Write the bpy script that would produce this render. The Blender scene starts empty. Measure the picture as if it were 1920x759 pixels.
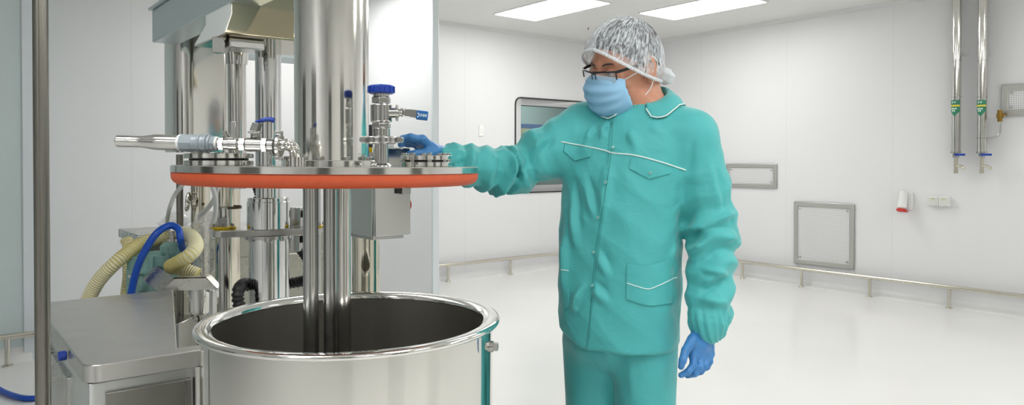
import bpy, math, random
import numpy as np
from mathutils import Vector, Matrix
from mathutils.bvhtree import BVHTree

# ------------------------------------------------------------------ camera, light, exposure
scene = bpy.context.scene
COL = scene.collection
F = 1380.0                      # focal length in pixels of the 1920 x 759 frame
PX0, PY0 = 960.0, 320.0         # principal point
EYE = Vector((0.0, 0.0, 1.40))
PITCH = math.atan(0.0125)
cam_d = bpy.data.cameras.new('camera'); cam = bpy.data.objects.new('camera', cam_d); COL.objects.link(cam)
cam.location = EYE
cam.rotation_euler = (math.pi / 2 - PITCH, 0, 0)
cam_d.sensor_width = 36.0
cam_d.lens = F / 1920.0 * 36.0
cam_d.shift_y = (PY0 - 379.5) / 1920.0
cam_d.clip_start = 0.05
scene.camera = cam
LAMP = 12.5                      # emission of the ceiling light panels
world = bpy.data.worlds.new('world'); scene.world = world; world.use_nodes = True
world.node_tree.nodes['Background'].inputs['Color'].default_value = (0.8, 0.85, 0.9, 1)
world.node_tree.nodes['Background'].inputs['Strength'].default_value = 0.3
vs = scene.view_settings
vs.view_transform = 'Standard'; vs.look = 'None'; vs.gamma = 1.0; vs.use_curve_mapping = False
vs.exposure = 0.0
scene.cycles.max_bounces = 10
scene.cycles.diffuse_bounces = 5
scene.cycles.glossy_bounces = 6
scene.cycles.transparent_max_bounces = 12
scene.cycles.sample_clamp_indirect = 6.0
scene.cycles.caustics_reflective = False
scene.cycles.caustics_refractive = False

def ray(px, py):
    d = Vector((0, math.cos(PITCH), -math.sin(PITCH)))
    up = Vector((0, math.sin(PITCH), math.cos(PITCH)))
    return d + Vector((1, 0, 0)) * ((px - PX0) / F) - up * ((py - PY0) / F)

def at(px, py, Y):
    """the point at forward distance Y seen at a place of the photograph"""
    r = ray(px, py); return EYE + r * (Y / r.y)

def mpp(Y): return Y / F

# ------------------------------------------------------------------ room frame: u along the back wall, v away from the viewer along the right wall
RA = math.radians(38.5)
E2 = Vector((math.cos(RA), math.sin(RA), 0)); E1 = Vector((-math.sin(RA), math.cos(RA), 0))
RC = Vector((1.53, 10.3, 0.0)) + (E1 + E2) * 0.12
def R(u, v, z=0.0): return RC + E2 * u + E1 * v + Vector((0, 0, z))
def RM(u, v, z=0.0): return Matrix.Translation(R(u, v, z)) @ Matrix.Rotation(RA, 4, 'Z')
def on_right(px, py, u=0.0):
    r = ray(px, py); t = (u - (EYE - RC).dot(E2)) / r.dot(E2); p = EYE + r * t
    return (p - RC).dot(E1), p.z
def on_back(px, py, v=0.0):
    r = ray(px, py); t = (v - (EYE - RC).dot(E1)) / r.dot(E1); p = EYE + r * t
    return (p - RC).dot(E2), p.z
def uv_of(p): return (p - RC).dot(E2), (p - RC).dot(E1)

# ------------------------------------------------------------------ materials
def lin(c):
    return tuple((x / 255 / 12.92) if x / 255 <= 0.04045 else ((x / 255 + 0.055) / 1.055) ** 2.4 for x in c) + (1.0,)
MATS = {}
def mat(name, rgb, rough=0.5, metal=0.0, var=0.0, vscale=20.0, bump=0.0, bscale=200.0, stretch=None, **kw):
    if name in MATS: return MATS[name]
    m = bpy.data.materials.new(name); m.use_nodes = True
    nt = m.node_tree; b = nt.nodes['Principled BSDF']
    c = lin(rgb) if max(rgb) > 1.0 else tuple(rgb) + (1.0,)
    b.inputs['Base Color'].default_value = c
    b.inputs['Roughness'].default_value = rough
    b.inputs['Metallic'].default_value = metal
    for k, v in kw.items():
        b.inputs[k.replace('_', ' ')].default_value = v
    if var or bump:
        tc = nt.nodes.new('ShaderNodeTexCoord'); mp = nt.nodes.new('ShaderNodeMapping')
        nt.links.new(tc.outputs['Object'], mp.inputs['Vector'])
        if stretch: mp.inputs['Scale'].default_value = stretch
        if var:
            n = nt.nodes.new('ShaderNodeTexNoise'); n.inputs['Scale'].default_value = vscale; n.inputs['Detail'].default_value = 4
            nt.links.new(mp.outputs['Vector'], n.inputs['Vector'])
            mr = nt.nodes.new('ShaderNodeMapRange')
            mr.inputs['From Min'].default_value = 0.3; mr.inputs['From Max'].default_value = 0.7
            mr.inputs['To Min'].default_value = 1 - var; mr.inputs['To Max'].default_value = 1 + var
            nt.links.new(n.outputs['Fac'], mr.inputs['Value'])
            if metal > 0.5:
                mu = nt.nodes.new('ShaderNodeMath'); mu.operation = 'MULTIPLY'; mu.inputs[1].default_value = rough
                nt.links.new(mr.outputs['Result'], mu.inputs[0]); nt.links.new(mu.outputs[0], b.inputs['Roughness'])
            else:
                mx = nt.nodes.new('ShaderNodeVectorMath'); mx.operation = 'SCALE'; mx.inputs[0].default_value = c[:3]
                nt.links.new(mr.outputs['Result'], mx.inputs['Scale']); nt.links.new(mx.outputs['Vector'], b.inputs['Base Color'])
        if bump:
            n2 = nt.nodes.new('ShaderNodeTexNoise'); n2.inputs['Scale'].default_value = bscale; n2.inputs['Detail'].default_value = 3
            nt.links.new(mp.outputs['Vector'], n2.inputs['Vector'])
            bp = nt.nodes.new('ShaderNodeBump'); bp.inputs['Strength'].default_value = bump; bp.inputs['Distance'].default_value = 0.002
            nt.links.new(n2.outputs['Fac'], bp.inputs['Height']); nt.links.new(bp.outputs['Normal'], b.inputs['Normal'])
    MATS[name] = m
    return m

def wall_mat(name, rgb, axis='X', pitch=1.2, off=0.0):
    """smooth coated sandwich panels with a thin joint every pitch metres"""
    m = mat(name, rgb, rough=0.42, bump=0.03, bscale=60)
    nt = m.node_tree; b = nt.nodes['Principled BSDF']
    tc = nt.nodes.new('ShaderNodeTexCoord'); sp = nt.nodes.new('ShaderNodeSeparateXYZ'); nt.links.new(tc.outputs['Object'], sp.inputs[0])
    a = nt.nodes.new('ShaderNodeMath'); a.operation = 'ADD'; a.inputs[1].default_value = 60 + off; nt.links.new(sp.outputs[axis], a.inputs[0])
    w = nt.nodes.new('ShaderNodeMath'); w.operation = 'PINGPONG'; w.inputs[1].default_value = pitch / 2; nt.links.new(a.outputs[0], w.inputs[0])
    c = nt.nodes.new('ShaderNodeMath'); c.operation = 'LESS_THAN'; c.inputs[1].default_value = 0.0025; nt.links.new(w.outputs[0], c.inputs[0])
    mx = nt.nodes.new('ShaderNodeMix'); mx.data_type = 'RGBA'
    mx.inputs['A'].default_value = lin(rgb); mx.inputs['B'].default_value = lin(tuple(x * 0.955 for x in rgb))
    nt.links.new(c.outputs[0], mx.inputs['Factor']); nt.links.new(mx.outputs['Result'], b.inputs['Base Color'])
    return m

def emit(name, rgb, s):
    m = bpy.data.materials.new(name); m.use_nodes = True; nt = m.node_tree
    b = nt.nodes['Principled BSDF']; b.inputs['Base Color'].default_value = lin(rgb)
    b.inputs['Emission Color'].default_value = lin(rgb); b.inputs['Emission Strength'].default_value = s
    return m

POL = lambda: mat('polished_steel', (0.68, 0.665, 0.63), 0.085, 1.0, var=0.25, vscale=9)
BRU = lambda: mat('brushed_steel', (0.50, 0.495, 0.48), 0.27, 1.0, var=0.2, vscale=30, bump=0.05, bscale=30, stretch=(1, 1, 0.05))
SAT = lambda: mat('satin_steel', (0.48, 0.475, 0.46), 0.20, 1.0, var=0.2, vscale=25)
GREYP = lambda: mat('grey_blue_paint', (190, 203, 205), 0.35, 0.0)
BLK = lambda: mat('black_rubber', (24, 24, 26), 0.5)
BLUE = lambda: mat('blue_plastic', (22, 60, 160), 0.35)

# ------------------------------------------------------------------ mesh builder
def V3(p): return Vector([float(x) for x in p])
def basis(axis):
    a = Vector(axis).normalized()
    t = Vector((0, 0, 1)) if abs(a.z) < 0.9 else Vector((1, 0, 0))
    x = t.cross(a).normalized(); y = a.cross(x)
    return x, y, a

def spline(pts, k=8):
    P = [V3(p) for p in pts]
    P = [P[0] * 2 - P[1]] + P + [P[-1] * 2 - P[-2]]
    out = []
    for i in range(1, len(P) - 2):
        for j in range(k):
            t = j / k; a, b, c, d = P[i - 1:i + 3]
            out.append(0.5 * ((2 * b) + (c - a) * t + (2 * a - 5 * b + 4 * c - d) * t * t + (3 * b - a - 3 * c + d) * t ** 3))
    out.append(P[-2]); return out

class MB:
    def __init__(s, M=None): s.v = []; s.f = []; s.M = M
    def add(s, V, Fc):
        o = len(s.v); s.v += [V3(p) for p in V]; s.f += [tuple(o + i for i in f) for f in Fc]; return s
    def box(s, c, size, rot=None):
        c = V3(c); h = [x / 2 for x in size]; V = []
        for i in (-1, 1):
            for j in (-1, 1):
                for k in (-1, 1):
                    p = Vector((i * h[0], j * h[1], k * h[2])); V.append(c + (rot @ p if rot else p))
        return s.add(V, [(0, 1, 3, 2), (4, 6, 7, 5), (0, 4, 5, 1), (2, 3, 7, 6), (0, 2, 6, 4), (1, 5, 7, 3)])
    def lathe(s, prof, org=(0, 0, 0), axis=(0, 0, 1), n=40, closed=False):
        """prof: (radius, height) from bottom to top; open ends get capped unless closed"""
        x, y, a = basis(axis); o = V3(org); V = []; Fc = []; m = len(prof)
        for r, h in prof:
            for i in range(n):
                t = 2 * math.pi * i / n; V.append(o + a * h + (x * math.cos(t) + y * math.sin(t)) * r)
        for j in range(m - 1 if not closed else m):
            for i in range(n):
                i2 = (i + 1) % n; j2 = (j + 1) % m
                Fc.append((j * n + i, j * n + i2, j2 * n + i2, j2 * n + i))
        if not closed:
            Fc.append(tuple(reversed(range(n)))); Fc.append(tuple((m - 1) * n + i for i in range(n)))
        return s.add(V, Fc)
    def cyl(s, p0, p1, r, r1=None, n=32, bev=0.0):
        p0 = V3(p0); p1 = V3(p1); L = (p1 - p0).length; r1 = r if r1 is None else r1
        pr = [(r, 0), (r1, L)] if not bev else [(r - bev, 0), (r, bev), (r1, L - bev), (r1 - bev, L)]
        return s.lathe(pr, p0, p1 - p0, n)
    def tube(s, pts, r, n=12, cap=True):
        P = [V3(p) for p in pts]; m = len(P); rr = r if hasattr(r, '__len__') else [r] * m
        V = []; Fc = []; x = None
        for i in range(m):
            t = (P[min(i + 1, m - 1)] - P[max(i - 1, 0)]).normalized()
            if x is None: x = basis(t)[0]
            x = (x - t * x.dot(t)).normalized(); y = t.cross(x)
            for k in range(n):
                a = 2 * math.pi * k / n; V.append(P[i] + (x * math.cos(a) + y * math.sin(a)) * rr[i])
        for i in range(m - 1):
            for k in range(n):
                k2 = (k + 1) % n; Fc.append((i * n + k, i * n + k2, (i + 1) * n + k2, (i + 1) * n + k))
        if cap: Fc.append(tuple(reversed(range(n)))); Fc.append(tuple((m - 1) * n + k for k in range(n)))
        return s.add(V, Fc)
    def ball(s, c, r, n=16, sc=(1, 1, 1)):
        V = []; Fc = []; c = V3(c); m = n // 2
        for j in range(1, m):
            th = math.pi * j / m
            for i in range(n):
                t = 2 * math.pi * i / n
                V.append(c + Vector((r * sc[0] * math.sin(th) * math.cos(t), r * sc[1] * math.sin(th) * math.sin(t), -r * sc[2] * math.cos(th))))
        V.append(c - Vector((0, 0, r * sc[2]))); V.append(c + Vector((0, 0, r * sc[2]))); a = len(V) - 2; b = a + 1
        for j in range(m - 2):
            for i in range(n):
                i2 = (i + 1) % n; Fc.append((j * n + i, j * n + i2, (j + 1) * n + i2, (j + 1) * n + i))
        for i in range(n):
            i2 = (i + 1) % n; Fc.append((a, i2, i)); Fc.append((b, (m - 2) * n + i, (m - 2) * n + i2))
        return s.add(V, Fc)
    def prism(s, poly, base, ext):
        """poly: list of points in 3-D, extruded along ext"""
        n = len(poly); e = Vector(ext); V = [V3(p) + V3(base) for p in poly]; V += [p + e for p in V]
        Fc = [tuple(range(n)), tuple(reversed(range(n, 2 * n)))] + [(i, n + i, n + (i + 1) % n, (i + 1) % n) for i in range(n)]
        return s.add(V, Fc)
    def build(s, name, m, parent=None, bevel=0.0, ang=35, kind=None, label=None, category=None, group=None, origin=None):
        V = [s.M @ p for p in s.v] if s.M is not None else s.v
        if parent is not None:
            r = parent
            while r.parent is not None: r = r.parent
            O = Vector(r['_o']) if '_o' in r else r.location.copy()
        else:
            if origin is None:
                lo = [min(p[i] for p in V) for i in range(3)]; hi = [max(p[i] for p in V) for i in range(3)]
                O = Vector(((lo[0] + hi[0]) / 2, (lo[1] + hi[1]) / 2, lo[2]))
            else: O = Vector(origin)
        me = bpy.data.meshes.new(name); me.from_pydata([tuple(p - O) for p in V], [], s.f); me.validate()
        import bmesh
        bm = bmesh.new(); bm.from_mesh(me); bmesh.ops.recalc_face_normals(bm, faces=bm.faces); bm.to_mesh(me); bm.free()
        me.polygons.foreach_set('use_smooth', [True] * len(me.polygons)); me.set_sharp_from_angle(angle=math.radians(ang))
        o = bpy.data.objects.new(name, me); COL.objects.link(o)
        if m is not None: me.materials.append(m)
        if parent is None: o.location = O
        else: o.parent = parent
        if bevel:
            b = o.modifiers.new('bevel', 'BEVEL'); b.width = bevel; b.segments = 2; b.limit_method = 'ANGLE'; b.angle_limit = math.radians(40)
            b.harden_normals = False
        return tag(o, label, category, group, kind)

def tag(o, label=None, category=None, group=None, kind=None):
    if label: o['label'] = label
    if category: o['category'] = category
    if group: o['group'] = group
    if kind: o['kind'] = kind
    return o

def thing(name, loc, label, category, group=None):
    o = bpy.data.objects.new(name, None); COL.objects.link(o); o.location = Vector(loc); o.empty_display_size = 0.1
    return tag(o, label, category, group)

def copy_tree(o, parent=None):
    c = o.copy(); COL.objects.link(c)
    if parent is not None: c.parent = parent
    for ch in [x for x in o.children if x != c]:
        copy_tree(ch, c)
    return c
# ------------------------------------------------------------------ the room
H = 3.035
U0, V0 = -12.0, -11.5
ST = 'structure'
WHITE = (222, 222, 223)
def room_box(name, u0, u1, v0, v1, z0, z1, m, bevel=0, **kw):
    """a box aligned with the room, with its own local axes along the walls"""
    c = ((u0 + u1) / 2, (v0 + v1) / 2, z0)
    M = RM(*c)
    b = MB().box((0, 0, (z1 - z0) / 2), (u1 - u0, v1 - v0, z1 - z0))
    o = b.build(name, m, None, bevel=bevel, origin=(0, 0, 0), **kw)
    o.matrix_world = M
    return o

def rr(w, h, r, n=6):
    out = []
    for cx, cy, a0 in ((w / 2 - r, h / 2 - r, 0), (-w / 2 + r, h / 2 - r, 90), (-w / 2 + r, -h / 2 + r, 180), (w / 2 - r, -h / 2 + r, 270)):
        for i in range(n + 1):
            a = math.radians(a0 + 90 * i / n); out.append((cx + r * math.cos(a), cy + r * math.sin(a)))
    return out
def frame_ring(mb, outer, inner, y0, y1):
    """ring between two loops of equal length in the x-z plane, from y0 to y1"""
    n = len(outer); V = []
    for loop in (outer, inner):
        for y in (y0, y1): V += [(p[0], y, p[1]) for p in loop]
    Fc = []
    for i in range(n):
        j = (i + 1) % n
        Fc += [(i, j, n + j, n + i), (2 * n + j, 2 * n + i, 3 * n + i, 3 * n + j), (i, 2 * n + i, 2 * n + j, j), (n + i, n + j, 3 * n + j, 3 * n + i)]
    return mb.add(V, Fc)
fl = mat('epoxy_floor', (229, 229, 227), 0.16, 0.0, var=0.012, vscale=1.2, Specular_IOR_Level=0.45)
room_box('floor', U0, 0.3, V0, 0.3, -0.1, 0, fl, kind=ST)
ce = mat('ceiling_paint', (228, 228, 225), 0.55)
room_box('ceiling', U0, 0.3, V0, 0.3, H, H + 0.1, ce, kind=ST)
wr = wall_mat('right_wall_panels', WHITE, 'Y', 1.19, -0.05)
room_box('wall_right', 0, 0.12, V0, 0.12, 0, H, wr, kind=ST)
wl = wall_mat('left_wall_panels', WHITE, 'Y', 1.2)
room_box('wall_left', U0 - 0.12, U0, V0, 0.3, 0, H, wl, kind=ST)

# front wall (behind the viewer) with added dark panels for the polished metal to reflect
room_box('wall_front', U0, 0.3, V0 - 0.12, V0, 0, H, wall_mat('front_wall_panels', (214, 213, 210), 'X', 1.2), kind=ST)

dk = mat('dark_glazing', (92, 94, 90), 0.1); dkf = mat('door_frame_grey', (150, 150, 146), .4)
for k, (u, w, z0, z1) in enumerate(((-10.4, 1.1, 0, 2.2), (-6.4, 1.1, 0, 2.2), (-2.6, 1.5, .9, 2.2))):
    nm = ('door_%d' if z0 == 0 else 'window_%d') % (k + 2)
    room_box(nm, u - w / 2, u + w / 2, V0 + .001, V0 + .03, z0 + .002, z1, dk, kind=ST)
    trm = MB(); sq_ = lambda a, b: [(a / 2, b / 2), (-a / 2, b / 2), (-a / 2, -b / 2), (a / 2, -b / 2)]
    V_ = MB(RM(u, V0, (z0 + z1) / 2))
    frame_ring(V_, sq_(w + .14, z1 - z0 + .02), sq_(w - .02, z1 - z0 - .1), 0, .05); V_.build('trim_%d' % (k + 10), dkf, kind=ST)
for k, (v, w) in enumerate(((-3.2, 1.4), (-6.6, 1.4))):  # unseen dark panels on the left wall, added for metal reflections
    room_box('window_%d' % (k + 20), U0 + .001, U0 + .03, v - w / 2, v + w / 2, .9, 2.2, dk, kind=ST)

# back wall with the window opening
wu0, wz1 = on_back(965, 181); _, wz0 = on_back(968, 362.5); wu1 = wu0 + 1.25
wb = wall_mat('back_wall_panels', WHITE, 'X', 1.2, 0.3)
ww, wh = wu1 - wu0, wz1 - wz0; wcu, wcz = (wu0 + wu1) / 2, (wz0 + wz1) / 2
bw = MB()
for (a0, a1, b0, b1) in ((U0, wu0 + .1, 0, H), (wu1 - .1, 0.12, 0, H), (wu0 + .1, wu1 - .1, 0, wz0 + .1), (wu0 + .1, wu1 - .1, wz1 - .1, H)):
    bw.box(((a0 + a1) / 2, 0.06, (b0 + b1) / 2), (a1 - a0, 0.12, b1 - b0))
hole = rr(ww, wh, 0.09)
sq = []
for (x, z) in hole:                                       # square loop matching the rounded one, point for point
    k = max(abs(x) / (ww / 2 - .1), abs(z) / (wh / 2 - .1)); k = min(max(k, .9), 1.0) if False else k; sq.append((x / k, z / k))
frame_ring(bw, hole, sq, 0, 0.12)
for p in bw.v[32:]: p.x += wcu; p.z += wcz
o = bw.build('wall_back', wb, origin=(0, 0, 0), kind=ST); o.matrix_world = RM(0, 0, 0)
win = thing('window_1', R(wcu, 0, wcz), None, None); win['kind'] = ST
win['_o'] = (0, 0, 0); win.rotation_euler = (0, 0, RA)
fr = MB(); frame_ring(fr, rr(ww, wh, 0.09), rr(ww - .03, wh - .03, 0.078), -0.012, 0.13)
fr.build('window_frame', mat('black_gasket', (38, 36, 34), 0.45), win, kind=ST)
gl = bpy.data.materials.new('window_glass'); gl.use_nodes = True
g = gl.node_tree.nodes['Principled BSDF']; g.inputs['Base Color'].default_value = lin((168, 186, 182)); g.inputs['Roughness'].default_value = 0.02
g.inputs['Transmission Weight'].default_value = 1.0; g.inputs['IOR'].default_value = 1.45
n = rr(ww - .03, wh - .03, 0.078)
MB().prism([(x, 0, z) for x, z in n], (0, 0.004, 0), (0, 0.008, 0)).build('window_pane', gl, win, kind=ST)
# the room seen through the window
side = mat('corridor_paint', (150, 160, 158), 0.6)
sr = MB(); a0, a1 = wu0 - .5, wu1 + 2.6
for (c, s) in ((((a0 + a1) / 2, 2.2, 1.5), (a1 - a0, 0.1, 3)), ((a0, 1.2, 1.5), (0.1, 2.1, 3)), ((a1, 1.2, 1.5), (0.1, 2.1, 3)),
               (((a0 + a1) / 2, 1.2, 2.95), (a1 - a0, 2.1, 0.1)), (((a0 + a1) / 2, 1.2, 0.05), (a1 - a0, 2.1, 0.1))):
    sr.box(c, s)
o = sr.build('wall_corridor', side, origin=(0, 0, 0), kind=ST); o.matrix_world = RM(0, 0, 0)
ld = bpy.data.lights.new('corridor_lamp', 'AREA'); ld.energy = 75; ld.size = 0.6  # added area light, brightens the room behind the pane
lo = bpy.data.objects.new('corridor_lamp', ld); COL.objects.link(lo); lo.matrix_world = RM((a0 + a1) / 2, 1.1, 2.85)
cu0, cz1 = on_back(970, 231, 1.7); cu1, cz0 = on_back(1026, 300, 1.7); cw, ch = cu1 - cu0, cz1 - cz0
bx = thing('wall_cabinet', R(cu0 + cw / 2, 1.95, cz0 - .3), 'dark blue cabinet seen through the dark wall window', 'cabinet'); bx['_o'] = (0, 0, 0); bx.rotation_euler = (0, 0, RA)
MB().box((0, 0, ch / 2 + .15), (cw, .40, ch + .3)).build('cabinet_body', mat('navy_paint', (64, 80, 112), 0.4), bx, bevel=.005)
MB().box((-cw * .18, -.206, ch * .72 + .3), (cw * .34, .012, ch * .3)).build('notice', mat('yellow_card', (140, 134, 104), 0.6), bx, label='small yellowish square on the cabinet front')
MB().box((-cw * .1, -.206, ch * .12 + .3), (cw * .5, .012, ch * .4)).build('lower_panel', mat('pale_card', (170, 182, 186), 0.5), bx, label='pale panel on the cabinet front')

# partition with white edge profile, and the wall section at the left
pm = mat('partition_white', (230, 231, 232), 0.35)
PU, PV = -4.205, -1.64
room_box('wall_partition', PU, PU + .06, PV, 0.0, 0, H, pm, kind=ST)
room_box('trim_1', PU - .003, PU + .065, PV - .03, PV, 0, H, mat('edge_profile', (214, 221, 224), 0.3), bevel=.006, kind=ST)
lp = at(42, 400, 5.2); lu, lv = uv_of(lp)
room_box('wall_pilaster', U0, lu, lv, 0.0, 0, H, mat('pale_blue_panel', (204, 217, 218), 0.35), kind=ST)
room_box('trim_2', lu, lu + .095, lv - .012, lv + .06, 0, H, mat('edge_profile_left', (222, 228, 234), 0.35), bevel=.006, kind=ST)

# coved skirting and ceiling cove
def cove(name, p0, p1, inward, up, z, r, m):
    """concave quarter-round strip between two points; inward = horizontal direction off the wall"""
    P = []
    for i in range(9):
        a = math.pi / 2 * i / 8; P.append((r * (1 - math.sin(a)), r * (1 - math.cos(a))))
    sec = [(0, 0)] + P
    V = []; n = len(sec)
    for e in (p0, p1):
        for (d, h) in sec: V.append(Vector(e) + Vector(inward) * d + Vector((0, 0, z + h * up)))
    Fc = [(i, (i + 1) % n, n + (i + 1) % n, n + i) for i in range(n)] + [tuple(range(n)), tuple(reversed(range(n, 2 * n)))]
    return MB().add(V, Fc).build(name, m, kind=ST)
cm = mat('cove_vinyl', (226, 226, 225), 0.3)
cove('baseboard_right', R(0, V0), R(0, 0), -E2, 1, 0, .07, cm)
cove('baseboard_back', R(PU + .06, 0), R(0, 0), -E1, 1, 0, .07, cm)
cove('baseboard_left', R(U0, lv), R(lu + .05, lv), -E1, 1, 0, .09, cm)
cc = mat('ceiling_cove', (214, 214, 213), 0.4)
cove('trim_3', R(0, V0), R(0, 0), -E2, -1, H, .05, cc)
cove('trim_4', R(PU, 0), R(0, 0), -E1, -1, H, .05, cc)

# ------------------------------------------------------------------ ceiling lights
em = emit('light_diffuser', (255, 255, 252), LAMP)
fm = mat('lamp_frame', (225, 225, 224), 0.4)
def light(u, v, label, group=None):
    t = thing('ceiling_light', R(u, v, H), label, 'ceiling light', group); t['_o'] = (0, 0, 0); t.rotation_euler = (0, 0, RA)
    f = MB(); f.box((.30, -.6, -.004), (.62, 1.22, .007)); f.build('frame', fm, t, bevel=.002)
    MB().box((.30, -.6, -.0095), (.58, 1.18, .004)).build('diffuser', em, t)
    return t
light(-2.80, -.71, 'lit white ceiling panel light left of the person\'s head')
src = light(-1.59, -1.75, 'lit white ceiling panel light above and right of the person\'s head')
for (u, v) in ((-5.2, -.62), (-4.9, -3.6), (-6.9, -6.9), (-4.3, -6.6), (-8.6, -5.6), (-5.6, -8.8), (-8.4, -8.8), (-1.6, -6.2), (-2.2, -9.2), (-11.0, -7.0)):
    c = copy_tree(src); c.location = R(u, v, H)
    c['label'] = 'white ceiling panel light out of view above the machines or behind the viewer'; c['group'] = 'ceiling lights out of view'
sp = at(1103, 51, 1); r = ray(1103, 51); q = EYE + r * ((H - 1.4) / r.z)
t = thing('sprinkler_head', (q.x, q.y, H), 'tiny sprinkler head on the ceiling left of the hair cap', 'sprinkler')
MB().lathe([(.03, -.006), (.03, 0)], q.to_tuple()[:2] + (H,)).build('rosette', fm, t)
MB().lathe([(.012, -.03), (.006, -.028), (.006, -.006)], q.to_tuple()[:2] + (H,)).build('nozzle', mat('brass', (150, 120, 60), .3, 1), t)

# ------------------------------------------------------------------ bumper rails: rail on posts
railm = mat('rail_steel', (0.66, 0.63, 0.55), 0.22, 1.0)
def rail(p0, p1, posts, label, z=.2):
    mid = (p0 + p1) / 2
    t = thing('bumper_rail', mid, label, 'bumper rail')
    MB().cyl(p0 + Vector((0, 0, z)), p1 + Vector((0, 0, z)), .021, n=20, bev=.004).build('rail_tube', railm, t)
    for p in posts:
        MB().lathe([(.032, 0.0), (.032, .005), (.0165, .014), (.0165, z - .012)], p, n=20).build('post', railm, t)
    return t
def floor_pt(px, py): r = ray(px, py); return EYE + r * (-1.4 / r.z)
vr = [floor_pt(px, py) for px, py in ((1397, 521), (1505, 538), (1632, 557), (1777, 578))]
ur = sum(uv_of(p)[0] for p in vr) / 4; vv = [uv_of(p)[1] for p in vr]; stp = (vv[3] - vv[0]) / 3
rail(R(ur, vv[0] - stp * 0.75), R(ur, vv[3] + stp * 1.6), [R(ur, vv[0] + stp * k) for k in (-.5, 0, 1, 2, 3, 4)], 'long low steel bumper rail along the right wall, behind the person')
vb = [floor_pt(px, py) for px, py in ((842, 529), (955, 514))]
vbk = sum(uv_of(p)[1] for p in vb) / 2; ub = [uv_of(p)[0] for p in vb]; stb = ub[1] - ub[0]
rail(R(PU + .12, vbk), R(-.3, vbk), [R(ub[0] + stb * k, vbk) for k in (0, 1, 2, 3)], 'low steel bumper rail along the back wall, under the dark window')
pl = floor_pt(14, 686); ul, vl = uv_of(pl)
rail(R(ul - 1.2, vl), R(ul + .42, vl), [R(ul - 1.0, vl), R(ul, vl)], 'low steel bumper rail at the far left, behind the tall upright post')

# ------------------------------------------------------------------ fittings of the right wall: local x runs toward the viewer, y off the wall into the room
WM = lambda v, z: Matrix.Translation(R(0, v, z)) @ Matrix(((-E1.x, -E2.x, 0, 0), (-E1.y, -E2.y, 0, 0), (0, 0, 1, 0), (0, 0, 0, 1)))
def wthing(name, v, z, label, cat, group=None):
    t = thing(name, (0, 0, 0), label, cat, group); t['_o'] = (0, 0, 0); t.matrix_world = WM(v, z); return t
ventm = mat('vent_frame_steel', (0.52, 0.52, 0.49), 0.4, 1.0)
def mesh_mat():
    m = mat('perforated_white', (214, 214, 214), 0.5); nt = m.node_tree; b = nt.nodes['Principled BSDF']
    tc = nt.nodes.new('ShaderNodeTexCoord'); s = nt.nodes.new('ShaderNodeSeparateXYZ'); nt.links.new(tc.outputs['Object'], s.inputs[0])
    outs = []
    for ax in ('X', 'Z'):
        w = nt.nodes.new('ShaderNodeMath'); w.operation = 'PINGPONG'; w.inputs[1].default_value = 0.009
        a = nt.nodes.new('ShaderNodeMath'); a.operation = 'ADD'; a.inputs[1].default_value = 5; nt.links.new(s.outputs[ax], a.inputs[0]); nt.links.new(a.outputs[0], w.inputs[0])
        c = nt.nodes.new('ShaderNodeMath'); c.operation = 'LESS_THAN'; c.inputs[1].default_value = 0.0025; nt.links.new(w.outputs[0], c.inputs[0]); outs.append(c)
    mx = nt.nodes.new('ShaderNodeMath'); mx.operation = 'MAXIMUM'; nt.links.new(outs[0].outputs[0], mx.inputs[0]); nt.links.new(outs[1].outputs[0], mx.inputs[1])
    mi = nt.nodes.new('ShaderNodeMix'); mi.data_type = 'RGBA'; mi.inputs['A'].default_value = lin((222, 222, 222)); mi.inputs['B'].default_value = lin((186, 186, 186))
    nt.links.new(mx.outputs[0], mi.inputs['Factor']); nt.links.new(mi.outputs['Result'], b.inputs['Base Color'])
    return m
perf = mesh_mat()
def vent(x0, x1, y0, y1, label, wide=.05):
    va, za = on_right(x0, y0); vb_, zb = on_right(x1, y0); _, zc = on_right(x0, y1)
    if wide < 0: vb_ = va - 1.0
    w, h = abs(va - vb_), za - zc; wide = abs(wide)
    t = wthing('air_vent', (va + vb_) / 2, (za + zc) / 2, label, 'air vent')
    f = MB(); sqr = lambda a, b: [(a / 2, b / 2), (-a / 2, b / 2), (-a / 2, -b / 2), (a / 2, -b / 2)]
    frame_ring(f, sqr(w, h), sqr(w - 2 * wide, h - 2 * wide), 0, .022); f.build('frame', ventm, t, bevel=.004)
    MB().box((0, .006, 0), (w - 2 * wide + .01, .012, h - 2 * wide + .01)).build('grille', perf, t)
    for i in (-1, 1):
        for k in (-1, 1):
            MB().lathe([(.011, 0), (.011, .006), (.004, .010)], (i * (w / 2 - wide - .025), .011, k * (h / 2 - wide - .025)), (0, 1, 0), n=10).build('screw', SAT(), t)
vent(1363, 1457.5, 307, 350, 'small horizontal air vent beside the person\'s left shoulder', .045)
vent(1490, 1603, 377.5, 492, 'large square air vent low on the right wall')
vent(1879, 1960, 160, 218, 'air vent at the right edge, beside the brass valve', .055)

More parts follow.
